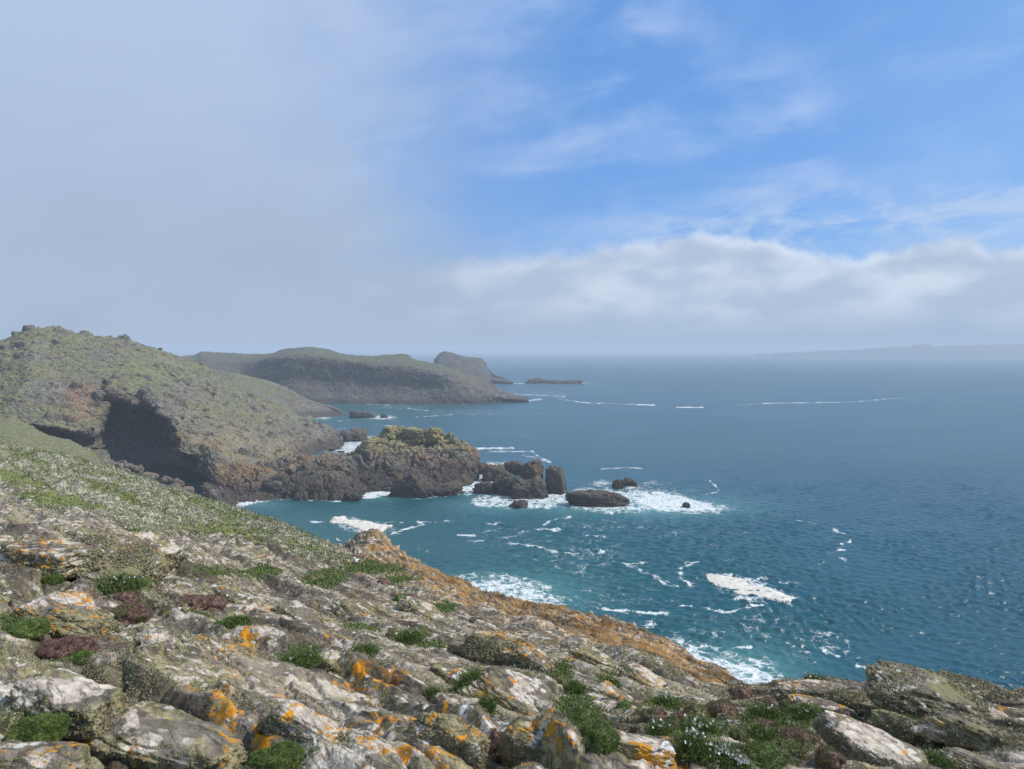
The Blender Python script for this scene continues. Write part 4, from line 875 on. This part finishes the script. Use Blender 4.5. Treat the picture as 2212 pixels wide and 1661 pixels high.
near(1052, 1432, 120, 96, 708, 'pointed upright rock with shaggy dark lichen in the middle of the slope', M_BLDD, .25, -.5, .9, sharp=12., rough=.05)
near(1140, 1448, 130, 88, 709, 'orange streaked rock leaning right against the pointed upright rock', M_BLDO, .42, -.5, .9)
near(640, 1605, 230, 84, 711, 'wide block with a big orange patch and shaggy olive front, bottom left of centre', M_BLDO, .14, -.5, .7)
near(960, 1620, 180, 120, 713, 'steep shaggy olive boulder left of the brown cushion at the bottom centre', M_BLD, .2, -.45, .8)
near(1150, 1640, 170, 120, 714, 'pale topped boulder with a dark undercut at the bottom, right of the brown cushion', M_BLD, .2, -.4, .8)
near(1120, 1540, 260, 80, 715, 'long whitish slab running down right through the bottom centre', M_BLD, .3, -.5, .8)
near(1372, 1645, 160, 84, 719, 'square boulder with an orange streak at the bottom, right of the green cushion', M_BLDO, .05, -.2, .8)
near(2060, 1560, 300, 110, 720, 'biggest slab on the right, flat olive top sloping to the right edge', M_BLDD, .22, -.4, 1.1, sharp=12.)
near(2140, 1512, 160, 40, 721, 'thin broken slab lying on the back of the biggest right hand slab', M_BLDD, .15, -.3, .8, sharp=14.)
near(2000, 1610, 190, 70, 722, 'shaggy rounded block under the front of the biggest right hand slab', M_BLDD, .2, -.4, .8)
near(2150, 1620, 220, 90, 723, 'dark shaggy block on the right edge below the biggest slab', M_BLDD, .25, -.4, .8)
near(1910, 1655, 240, 90, 724, 'long slab with black left end and pinkish top near the bottom right', M_BLD, .28, -.5, .8, sharp=12.)
near(1890, 1548, 130, 52, 725, 'pale block left of the biggest right hand slab, gap between them', M_BLDD, .1, -.3, .9, sharp=12.)
near(1770, 1508, 170, 34, 726, 'flat ledge on the skyline with an orange patch and small plants', M_BLDO, .04, -.2, .7, sharp=12.)
near(1790, 1548, 150, 34, 727, 'pale low ledge below the skyline ledge on the right', M_BLD, .1, -.3, .7)
near(2140, 1672, 170, 40, 728, 'low slab in the bottom right corner', M_BLD, .15, -.4, .7)
near(1470, 1650, 120, 60, 729, 'small dark boulder right of the square boulder with an orange streak', M_BLD, .1, -.3, .8)
near(1385, 1580, 26, 26, 730, 'small dark rounded stone on brown turf right of centre', M_BLD, 0, 0, 1., n_=4)
near(1564, 1556, 24, 30, 731, 'small upright stone with an orange face among the cushions', M_BLDO, 0, 0, 1., n_=4)
near(1775, 1612, 30, 34, 732, 'small dark pointed stone between the cushions near the bottom right', M_BLD, .3, 0, 1., n_=4)
for px, py, w_, s_, l_ in [(368, 1327, 16, 740, 'small square tan stone, frontmost of the loose stones'), (392, 1322, 20, 741, 'small grey upright stone in the group of loose stones'), (345, 1318, 14, 742, 'small tan stone at the left of the loose stones'), (362, 1312, 13, 743, 'tiny stone at the back of the loose stones')]:
    near(px, py, w_, w_*.9, s_, l_, M_BLD, 0, 0, 1., n_=4, name='stone', cat='stone')
for k, (px, py, w_, h_, lb) in enumerate([(330, 1400, 120, 30, 'thin pale slab above the bright orange lichen left of centre'), (500, 1300, 110, 24, 'low grey slab right of the two dark brown cushions'), (640, 1340, 120, 26, 'flat lichened slab in the middle distance above the orange rimmed rock'),
    (760, 1330, 100, 22, 'thin slab left of the row of small green cushions'), (905, 1330, 110, 24, 'dark edged slab lying across the start of the orange slope'), (1000, 1420, 90, 30, 'pale block just left of the pointed upright rock'),
    (1290, 1440, 120, 26, 'orange edged slab on the skyline side of the shaggy trailing rock'), (1400, 1478, 110, 24, 'low orange slab near the right end of the orange slope'), (720, 1450, 130, 30, 'broad low slab with pale crust between the centre plants'),
    (980, 1480, 120, 34, 'pinkish slab left of the bright green tuft'), (1330, 1510, 90, 24, 'small slab at the left end of the plant covered shelf')]):
    near(px, py, w_, h_, 760+k, lb, M_BLDO if px > 800 and k % 2 else M_BLD, .28, -.55, .8, n_=5)


# ---------------------------------------------------------------- plants
def leafmat(name, c1, c2, sc=30.):
    m_, n = mat(name); k = n.noise(n.pos(), sc, 3., .6)
    x = n.surf(n.mix(n.ss(k, .3, .7), c1, c2), .6, None, .3)
    return m_
M_GR = leafmat('green leaves', (.05, .085, .018), (.15, .205, .05)); M_GR2 = leafmat('dull green leaves', (.07, .075, .025), (.18, .18, .07))
M_BR = leafmat('brown dead leaves', (.08, .045, .033), (.25, .155, .12)); M_SAG = leafmat('grey green leaves', (.14, .16, .08), (.38, .39, .26), 1.5)
M_LICH = leafmat('shaggy lichen fronds', (.16, .145, .08), (.37, .345, .22), 20.)
M_PET = plain('white petals', (.75, .72, .68), (.86, .84, .80), 30, .6); M_PINK = plain('pink bracts', (.45, .25, .24), (.65, .42, .40), 30, .6)
def tube(pts, rad, nseg=12):
    pts = np.array(pts, float); T = np.gradient(pts, axis=0); T /= np.linalg.norm(T, axis=1)[:, None]; V = []
    for p, t, r in zip(pts, T, rad):
        s_ = np.cross(t, [0, 1, .01]); s_ /= np.linalg.norm(s_); u_ = np.cross(s_, t); rr = r if isinstance(r, tuple) else (r, r)
        for i in range(nseg): a_ = i*2*math.pi/nseg; V.append(p+s_*rr[0]*math.cos(a_)+u_*rr[1]*math.sin(a_))
    V = np.array(V); n_ = len(pts); f = []
    for k in range(n_-1):
        for i in range(nseg): f.append([k*nseg+i, k*nseg+(i+1) % nseg, (k+1)*nseg+(i+1) % nseg, (k+1)*nseg+i])
    return V, np.array(f)
def blades(P_, N_, L_, wd, bend, seed, spread=.6):
    """one narrow three-cornered bent blade per point (two faces)"""
    r_ = np.random.RandomState(seed); n_ = len(P_); L_ = (L_*r_.uniform(.6, 1.3, n_))[:, None]
    up = N_ + spread*r_.normal(size=(n_, 3)); up /= np.linalg.norm(up, axis=1)[:, None]
    sd = np.cross(up, r_.normal(size=(n_, 3))); sd /= np.linalg.norm(sd, axis=1)[:, None]; fw = np.cross(sd, up)
    a_ = P_ - sd*wd/2; b_ = P_ + sd*wd/2; m1 = P_+up*L_*.55+fw*bend*L_*.3; t_ = P_+up*L_+fw*bend*L_
    c1 = m1 - sd*wd*.42; c2 = m1 + sd*wd*.42
    v = np.stack([a_, b_, c2, c1, t_], 1).reshape(-1, 3); k = np.arange(n_)[:, None]*5
    return v, np.concatenate([k+np.array([[0, 1, 2]]), k+np.array([[0, 2, 3]]), k+np.array([[3, 2, 4]])])
def discs(P_, N_, r0, seed, k_=5):
    """little five-petalled flowers"""
    r_ = np.random.RandomState(seed); n_ = len(P_); N_ = N_+.5*r_.normal(size=(n_, 3)); N_ /= np.linalg.norm(N_, axis=1)[:, None]
    sd = np.cross(N_, r_.normal(size=(n_, 3))); sd /= np.linalg.norm(sd, axis=1)[:, None]; fw = np.cross(sd, N_); rr = (r0*r_.uniform(.7, 1.2, n_))[:, None]
    V = [P_ - N_*rr*.25]
    for i in range(10):
        t = i*math.pi/5; q = 1. if i % 2 == 0 else .62; V.append(P_+rr*q*(sd*math.cos(t)+fw*math.sin(t))+N_*rr*.1*q)
    v = np.stack(V, 1).reshape(-1, 3); b_ = np.arange(n_)[:, None]*11
    return v, np.concatenate([b_+np.array([[0, 1+i, 1+(i+1) % 10]]) for i in range(10)])
def join(parts):
    V, Fs, o_ = [], [], 0
    for v, f in parts: V.append(v); Fs.append(f+o_); o_ += len(v)
    return np.concatenate(V), np.concatenate(Fs)
def domepts(n_, rx, ry, rz, seed, lump=.25):
    r_ = np.random.RandomState(seed); d_ = r_.normal(size=(n_, 3)); d_[:, 2] = np.abs(d_[:, 2]); d_ /= np.linalg.norm(d_, axis=1)[:, None]
    k = 1+lump*fbm(d_+seed, 1.6, 3, .5, seed); return d_*k[:, None]*np.array([rx, ry, rz]), d_
def dome(rx, ry, rz, seed, lump=.25):
    D, Fc = ico(4); k = 1+lump*fbm(D+seed, 1.6, 3, .5, seed)+.06*fbm(D+seed, 7, 3, .6, seed+1); v = D*k[:, None]*np.array([rx, ry, rz])*.95; v[:, 2] = np.maximum(v[:, 2], -rz*.4); return v, Fc
PT = [0]
def cushion(px, py, wpx, hpx, kind, label, seed, flowers=0):
    """a domed cushion: solid mound, coat of short leaves, sometimes flowers"""
    p, mpp, i, j = spot(px, py); rx = wpx*mpp/2; rz = max(hpx*mpp*.75, rx*.4); ry = rx*1.05
    m1, m2 = {'brown': (M_BR, M_BR), 'green': (M_GR, M_GR), 'mixed': (M_BR, M_GR2), 'dull': (M_GR2, M_GR2)}[kind]
    root = bpy.data.objects.new('thrift_cushion', None); COL.objects.link(root); root.location = (p.x, p.y+ry*.5, p.z-rz*.15)
    tag(root, label, 'plant', 'cushion plants on the near slope')
    obj('mound', mesh('mound', *dome(rx, ry, rz, seed), m1), root)
    nb = int(min(9000, max(500, 2600*(wpx/60)**2))); P_, N_ = domepts(nb, rx, ry, rz, seed); sel = (fbm(P_/rx, 1.3, 3, .5, seed+5) > -.12) if kind == 'mixed' else np.ones(nb, bool)
    Lh = max(.012, rx*.085); bw = max(.0018, mpp*.85)
    obj('foliage', mesh('foliage', *blades(P_[sel], N_[sel], Lh, bw, .5, seed, .55), m2, False), root)
    if (~sel).any(): obj('dead_leaves', mesh('dead_leaves', *blades(P_[~sel], N_[~sel], Lh*.8, bw, .5, seed+1, .7), M_BR, False), root)
    if flowers:
        P_, N_ = domepts(flowers, rx*1.05, ry*1.05, rz*1.1, seed+3); obj('flowers', mesh('flowers', *discs(P_+N_*Lh, N_, .011, seed), M_PET, False), root)
for k, (px, py, w_, h_, kd, lb) in enumerate([
    (155, 1565, 120, 56, 'brown', 'large reddish brown dead cushion in the hollow at the left, near the bottom'),
    (120, 1418, 110, 40, 'brown', 'brown cushion under the rock edge on the left, above the reddish one'),
    (270, 1345, 100, 34, 'mixed', 'purplish grey cushion with a little green, left of the small loose stones'),
    (415, 1310, 66, 26, 'brown', 'dark brown cushion overhanging the small loose stones'), (463, 1310, 50, 28, 'brown', 'dark brown cushion at the right of the loose stones'),
    (265, 1300, 50, 22, 'brown', 'small dark cushion behind the purplish grey one'),
    (1075, 1640, 56, 72, 'brown', 'tall purplish brown cushion wedged between two boulders at the bottom centre'),
    (848, 1380, 40, 24, 'dull', 'round dull green cushion on the slope above the long pale slab'), (905, 1372, 46, 20, 'dull', 'flat dull green cushion to the right of a similar round one'),
    (860, 1300, 24, 18, 'green', 'small bright green round cushion on the orange slope'), (885, 1305, 30, 18, 'mixed', 'small reddish cushion touching the bright green one'),
    (826, 1262, 30, 12, 'brown', 'small brown cushion beside the green turf on the orange slope'),
    (673, 1256, 24, 16, 'dull', 'leftmost small green cushion on the middle slope'), (687, 1250, 26, 12, 'dull', 'green cushion just right of the leftmost small one'),
    (1018, 1346, 16, 10, 'dull', 'tiny green cushion at the end of the dark crack'),
    (1503, 1556, 56, 34, 'dull', 'dark green cushion left of the big brown one on the shelf'),
    (1566, 1554, 78, 46, 'mixed', 'big domed brown cushion on the shelf above the upright orange stone'),
    (1606, 1510, 46, 26, 'brown', 'brown cushion on the skyline where the orange slope meets the shelf'),
    (1668, 1540, 66, 34, 'mixed', 'brown and green cushion on the shelf behind the white flowers'), (1710, 1534, 40, 22, 'dull', 'low green cushion to the right of a brown and green one'),
    (1722, 1506, 54, 30, 'mixed', 'rounded green topped cushion against the skyline ledge'),
    (1828, 1568, 66, 34, 'mixed', 'rounded cushion, green over brown, in front of the pale block'),
    (1886, 1584, 44, 26, 'brown', 'purple brown cushion beside the black end of the long slab'),
    (1652, 1652, 90, 34, 'green', 'wide green cushion at the bottom between the white flowers and dark earth'),
    (1802, 1652, 66, 34, 'mixed', 'dark green cushion at the bottom against the long slab'),
    (1735, 1608, 90, 26, 'mixed', 'flat reddish green cushion in the middle of the right hand shelf'),
    (1816, 1600, 50, 28, 'mixed', 'green cushion beside the left end of the long slab'),
    (1660, 1582, 56, 20, 'brown', 'dark brown flat cushion in the middle of the shelf'), (1600, 1596, 40, 20, 'dull', 'little dull cushion left of the flat brown one on the shelf'),
    (1420, 1560, 60, 24, 'mixed', 'reddish green cushion right of the small dark stone'), (1480, 1580, 90, 30, 'mixed', 'wide reddish cushion left of the white flowers'),
    (1395, 1548, 40, 14, 'dull', 'flat green cushion behind the small dark stone'), (1350, 1530, 30, 14, 'green', 'small green cushion at the left end of the shelf'),
    (1290, 1612, 90, 50, 'green', 'large bright green cushion left of the square boulder'), (1262, 1562, 70, 34, 'green', 'bright green cushion above the largest green one'), (1210, 1478, 36, 20, 'dull', 'green cushion below the orange streaked rock'),
    (60, 1600, 110, 50, 'green', 'bright green cushion at the left edge beside the large reddish one'), (40, 1370, 90, 26, 'green', 'flat green cushion on the left edge of the slope'), (160, 1430, 60, 18, 'green', 'small green cushion in front of the brown one by the rock edge'),
    (590, 1660, 110, 26, 'green', 'green cushion cut by the bottom edge under the wide shaggy block')]):
    cushion(px, py, w_, h_, kd, lb, 900+k*3)
FLW = {}
def tuft(px, py, wpx, hpx, label, seed, flowers=0, leaf=1., pink=False, m=None):
    """loose leafy plant: stems with leaves, and flowers where there are any"""
    p, mpp, i, j = spot(px, py); rx = wpx*mpp/2; hz_ = hpx*mpp; r_ = np.random.RandomState(seed)
    root = bpy.data.objects.new('sea_campion' if flowers else 'grass_tuft', None); COL.objects.link(root); root.location = (p.x, p.y+rx*.4, p.z-.01); tag(root, label, 'plant', 'leafy plants on the near slope')
    nb = int(min(6000, max(300, (1500 if px < 1250 else 800)*(wpx/50)**2))); q = r_.normal(size=(nb, 2))*.42; P_ = np.concatenate([q*rx, (np.abs(r_.normal(size=(nb, 1)))*.35*hz_*np.exp(-(q**2).sum(1)*1.2)[:, None])], 1)
    N_ = np.concatenate([q*.6, np.ones((nb, 1))], 1)
    obj('foliage', mesh('foliage', *blades(P_, N_, hz_*.55*leaf, max(.003, mpp*1.1), .5, seed, .5), m or M_GR, False), root)
    if flowers:
        q = r_.normal(size=(flowers, 2))*.42; P_ = np.concatenate([q*rx, hz_*(.75+.4*r_.rand(flowers, 1))], 1); s_ = max(.010, mpp*3.)
        if 'fl' not in FLW:
            v, f = discs(np.zeros((1, 3)), np.array([[0, 0, 1.]]), 1., 1); FLW['fl'] = mesh('flower', v, f, M_PET, False)
            v, f = tube([(0, 0, -.02), (.15, 0, -2.), (0, 0, -5.)], [.12, .10, .10], 5); FLW['st'] = mesh('stem', v, f, M_GR)
        for p_ in P_:
            fo_ = bpy.data.objects.new('flower', FLW['fl']); COL.objects.link(fo_); fo_.parent = root; fo_.location = p_; fo_.scale = (s_*r_.uniform(.8, 1.15),)*3; fo_.rotation_euler = (r_.uniform(.1, 1.), r_.uniform(-.5, .5), r_.uniform(0, 6))
            so_ = bpy.data.objects.new('stem', FLW['st']); COL.objects.link(so_); so_.parent = fo_
for k, (px, py, w_, h_, fl, lb) in enumerate([
    (245, 1280, 100, 30, 30, 'green plant with white flowers beside the purplish cushion on the left'), (500, 1352, 70, 16, 0, 'flat grass tuft above the long pale slab on the left'),
    (1030, 1500, 90, 44, 0, 'bright green grass tuft filling the gap behind the shaggy boulder'), (1052, 1540, 40, 36, 0, 'green tuft hanging between the boulders at the bottom centre'),
    (1490, 1640, 90, 40, 26, 'clump of white flowers at the bottom left of the shelf'), (1560, 1655, 90, 34, 40, 'densest clump of white flowers at the bottom of the shelf'),
    (1510, 1592, 90, 30, 34, 'white flowering plant in the middle of the shelf'), (1430, 1590, 60, 30, 16, 'leafy plant with few flowers right of the bright green cushion'),
    (1660, 1560, 90, 26, 16, 'leafy plant with scattered white flowers behind the flat brown cushion'), (1750, 1560, 90, 28, 10, 'bright leafy plant below the skyline ledge on the right'),
    (1440, 1530, 70, 22, 14, 'flowering plant near the left skyline of the shelf'), (1768, 1478, 44, 18, 8, 'small flowering plant growing on the skyline ledge'),
    (1640, 1600, 80, 26, 10, 'leafy plant on the shelf left of the flat reddish green cushion'), (1700, 1585, 60, 22, 4, 'yellow green tuft on the shelf between two cushions'),
    (2060, 1608, 90, 26, 4, 'leafy plant in the gap under the biggest right hand slab'), (1960, 1580, 90, 18, 4, 'flat green plant below the shaggy rounded block on the right'), (2030, 1655, 80, 22, 2, 'green tuft near the bottom right between two slabs'),
    (1320, 1490, 50, 24, 5, 'green plant at the left end of the shelf by the orange rocks'), (1240, 1500, 50, 24, 0, 'green tuft among the orange stones right of centre'), (880, 1390, 60, 20, 10, 'low plant with white flowers above the long pale slab'),
    (640, 1435, 90, 20, 8, 'low flowering plant in a joint left of centre'), (780, 1415, 60, 20, 6, 'leafy plant right of a white stone in the middle of the slope'), (930, 1500, 40, 14, 0, 'small tuft in a joint of the long pale slab'),
    (1600, 1660, 60, 22, 30, 'pinkish white flowers at the very bottom of the shelf'), (1850, 1530, 40, 20, 0, 'small bright tuft between the ledge and the pale block'), (110, 1260, 40, 20, 0, 'small green tuft under the long grey block on the left')]):
    tuft(px, py, w_, h_, lb, 1100+k*5, fl)
# shaggy lichen fronds and low turf: far too many to count
def sample(prob, n_, seed):
    r_ = np.random.RandomState(seed); w_ = prob.ravel().astype(float); cs = np.cumsum(w_); ix = np.searchsorted(cs, r_.rand(n_)*cs[-1]); return np.minimum(ix, len(w_)-1)
NF = normals(G2); NF *= np.sign(NF[..., 2:3])
cellA = np.ones(gY.shape); vis = (gY > 1.6) & (gpx > -120) & (gpx < 2330) & (~behind)
mp = gY/F
def carpet(name, prob, n_, L_px, w_px, m, seed, Lmin=.008, wmin=.0015, spread=.6, bend=.5, lift=0.):
    ix = sample(prob*vis, int(n_*DET), seed); P_ = G2.reshape(-1, 3)[ix]; N_ = NF.reshape(-1, 3)[ix]; k = mp.ravel()[ix]
    r_ = np.random.RandomState(seed+1); P_ = P_ + r_.normal(size=P_.shape)*(k*2.5)[:, None]*np.array([1, 1, .0]) + N_*lift
    N_ = N_ + np.array([0, 0, .6]); Lh = np.maximum(L_px*k, Lmin); wd = np.maximum(w_px*k, wmin)[:, None]
    o_ = obj(name, mesh(name, *blades(P_, N_, Lh, wd, bend, seed, spread), m, False)); tag(o_, kind='stuff'); return o_
area = np.ones(gY.shape)
rsh = sst(gpx, 1200, 1330); carpet('turf', np.clip(grass-.45, 0, 1)*rsh, 45000, 5., 1.8, M_GR2, 29)
carpet('grass', np.clip(grass-.35, 0, 1)*np.clip(1.05-beltm, 0, 1)*(1-.72*rsh), 90000, 6.5, 1.8, M_GR, 31)
carpet('turf', np.clip(beltm, 0, 1)*(1-.9*white), 32000, 3.2, 2., M_GR2, 33)
carpet('sea_campion_carpet', beltm*(white*.9+.1), 90000, 3., 2.2, M_SAG, 35)
shg = sst(fbm(G2, 1.1, 4, .6, 44), .0, .35)*sst(NF[..., 2], .98, .80)*(1-np.clip(grass, 0, 1))*sst(gY, 26, 6)
carpet('shaggy_lichen', shg, 110000, 5.5, 2.2, M_LICH, 37, .006, .0012, .8)
PP, NN_, KK = [], [], []
for c_, sz, R_, sd_, kw, k, full in SHAG:
    v, f = rock_shape(sd_, **kw); v = (v*np.array(sz)/2)@R_.T+np.array(c_); t_ = v[f]; nn = np.cross(t_[:, 1]-t_[:, 0], t_[:, 2]-t_[:, 0]); A_ = np.linalg.norm(nn, axis=1); nn /= A_[:, None]+1e-12
    pr = A_*(nn[:, 1] < .4)*(1. if full else sst(nn[:, 2], .75, .3)*.8)*sst(fbm(t_[:, 0], 3., 3, .5, 55), -.35, .15); npx = A_.sum()/k**2
    cnt = int(min(14000, npx*.11)*DET*(.75 if full else .55)); r_ = np.random.RandomState(sd_); cs = np.cumsum(pr); q = np.minimum(np.searchsorted(cs, r_.rand(cnt)*cs[-1]), len(f)-1)
    b_ = r_.dirichlet((1, 1, 1), cnt); PP.append((t_[q]*b_[..., None]).sum(1)); NN_.append(nn[q]+[0, 0, -.15]); KK.append(np.full(cnt, k))
PP, NN_, KK = np.concatenate(PP), np.concatenate(NN_), np.concatenate(KK)
tag(obj('shaggy_lichen', mesh('shaggy_lichen', *blades(PP, NN_, np.maximum(KK*5.5, .006), np.maximum(KK*2., .0013)[:, None], .6, 57, .8), M_LICH, False)), kind='stuff'); print('lichen', len(PP))
ix = sample(beltm*white*vis, 3500, 39); P_ = G2.reshape(-1, 3)[ix]+NF.reshape(-1, 3)[ix]*.04; tag(obj('flowers', mesh('flowers', *discs(P_, NF.reshape(-1, 3)[ix]+[0, -.6, 0], np.maximum(1.3*mp.ravel()[ix], .012), 39), M_PET, False)), kind='stuff')

k_ = np.random.RandomState(77); cl = [(120, 765, 50, 22, 12, 'in the scree just below the summit of'), (40, 800, 30, 20, 4, 'on the grass at the left edge of'), (300, 748, 60, 12, 10, 'on the skyline shoulder of'), (370, 800, 60, 20, 9, 'on the open slope right of the summit of'), (440, 850, 50, 30, 11, 'on the middle of the long slope of'),
      (500, 880, 50, 25, 8, 'low on the seaward slope of'), (180, 790, 60, 25, 6, 'above the reddish wall of'), (260, 800, 60, 20, 5, 'above the roof of the dark recess in'), (400, 905, 30, 25, 5, 'just right of the dark recess in'), (560, 905, 40, 15, 5, 'near the seaward end of'), (25, 830, 20, 20, 3, 'low at the left edge of')]
ph, pv = PX(gLH)
for a_, b_, sx, sy, cnt, wh_ in cl:
    for i in range(cnt):
        p = onmesh(gLH, a_+k_.normal()*sx*.6, b_+k_.normal()*sy*.6)
        if p[2] < 8: continue
        s_ = k_.uniform(4, 14)*p[1]/F
        rock('boulder', tuple(p-np.array([0, -.2, s_*.12])), (s_*1.3, s_, s_*.75), rot(*k_.uniform(-.35, .35, 3)), 820+int(k_.randint(24)), M_STONE, 'half sunk grey boulder '+wh_+' the left headland', 'boulder', 'boulders strewn over the left headland', n_=3, sharp=18., rough=.06)
# ---------------------------------------------------------------- birds
M_WH = plain('white plumage', (.70, .70, .70), (.85, .85, .84), 30, .7); M_GW = plain('grey wing', (.10, .105, .115), (.16, .165, .175), 30, .7); M_BILL = plain('yellow bill', (.55, .35, .04), (.6, .4, .05), 30, .5); M_BK = plain('black plumage', (.02, .02, .022), (.04, .04, .042), 30, .6)
def gull(loc, yaw, label, scale=1., swim=False, dark=False):
    root = bpy.data.objects.new('gull', None); COL.objects.link(root); root.location = loc; root.rotation_euler = (0, 0, yaw); root.scale = (scale,)*3; tag(root, label, 'gull', 'gulls about the cove')
    zb = .06 if swim else .21
    body = tube([(-.27, 0, zb+.03), (-.22, 0, zb+.03), (-.10, 0, zb), (.04, 0, zb), (.14, 0, zb+.05), (.18, 0, zb+.13), (.20, 0, zb+.19), (.235, 0, zb+.215), (.27, 0, zb+.205), (.28, 0, zb+.2)], [.004, .03, .075, .088, .07, .042, .045, .046, .026, .004])
    obj('body', mesh('body', *body, M_WH), root)
    for s_ in (-1, 1):
        wv = tube([(.10, s_*.062, zb+.04), (.02, s_*.088, zb+.045), (-.12, s_*.075, zb+.045), (-.26, s_*.03, zb+.045), (-.36, s_*.008, zb+.05)], [(.004, .004), (.02, .055), (.018, .05), (.010, .025), (.002, .004)])
        obj('wing', mesh('wing', *wv, M_BK if dark else M_GW), root)
        if not swim: obj('leg', mesh('leg', *tube([(0, s_*.035, zb-.05), (.005, s_*.035, .06), (0, s_*.035, .0), (.05, s_*.04, .0)], [.009, .006, .006, .004], 6), M_BILL), root)
    obj('bill', mesh('bill', *tube([(.268, 0, zb+.205), (.30, 0, zb+.2), (.325, 0, zb+.19)], [.014, .011, .003], 8), M_BILL), root)
for px, py, yw, sc, dk, lb in [(723, 1171, .3, 1.25, True, 'dark winged gull, left of a pair on the orange rocks at the slope edge'), (731, 1176, 2.8, 1.2, False, 'paler gull at the right of the pair on the orange rocks'),
                         (770, 1222, -1.9, 1.25, False, 'white breasted gull standing alone on the turf below the rocky knob'), (809, 1180, 2.6, 1.2, False, 'gull on top of the rocky knob, seen against the water')]:
    p, mpp, i, j = spot(px, py); gull(p, yw, lb, sc, False, dk)
for px, py, lb in [(1512, 1259, 'gull floating just left of the large cream foam raft'), (1663, 1333, 'gull floating below the large cream foam raft'), (1664, 1400, 'gull floating between the right hand foam streaks'), (1868, 1438, 'gull floating above the streak nearest the right slab')]:
    Yw = float(WY(py)); gull(((px-CX)/F*Yw, Yw, .15), random.uniform(0, 6), lb, 1.2, True)
def onmesh(g, px, py):
    a_, b_ = PX(g); d_ = (a_-px)**2+(b_-py)**2+1e-3*np.abs(g[..., 1]); return g.reshape(-1, 3)[int(np.argmin(d_))]
for px, py, lb in [(400, 826, 'white gull standing on the grassy upper slope of the headland'), (277, 969, 'white gull on a ledge inside the dark recess')]:
    p = onmesh(gLH, px, py); gull(tuple(p+np.array([0, -.6, .3])), 1., lb, 1.6)
# ---------------------------------------------------------------- haze
bm = bmesh.new(); bmesh.ops.create_cube(bm, size=1)
me = bpy.data.meshes.new('haze'); bmesh.ops.scale(bm, vec=(26000, 13500, 78), verts=bm.verts); bmesh.ops.translate(bm, vec=(0, 6500, 78/2-3), verts=bm.verts); bm.to_mesh(me); bm.free()
M_HAZE = bpy.data.materials.new('haze'); M_HAZE.use_nodes = True; n = NT(M_HAZE.node_tree)
v = n.node('ShaderNodeVolumePrincipled'); v.inputs['Color'].default_value = (.70, .795, .91, 1); v.inputs['Density'].default_value = .00031; v.inputs['Anisotropy'].default_value = 0.
o = n.node('ShaderNodeOutputMaterial'); n.l.new(v.outputs[0], o.inputs['Volume']); me.materials.append(M_HAZE)
hz = obj('haze', me); tag(hz, kind='stuff')
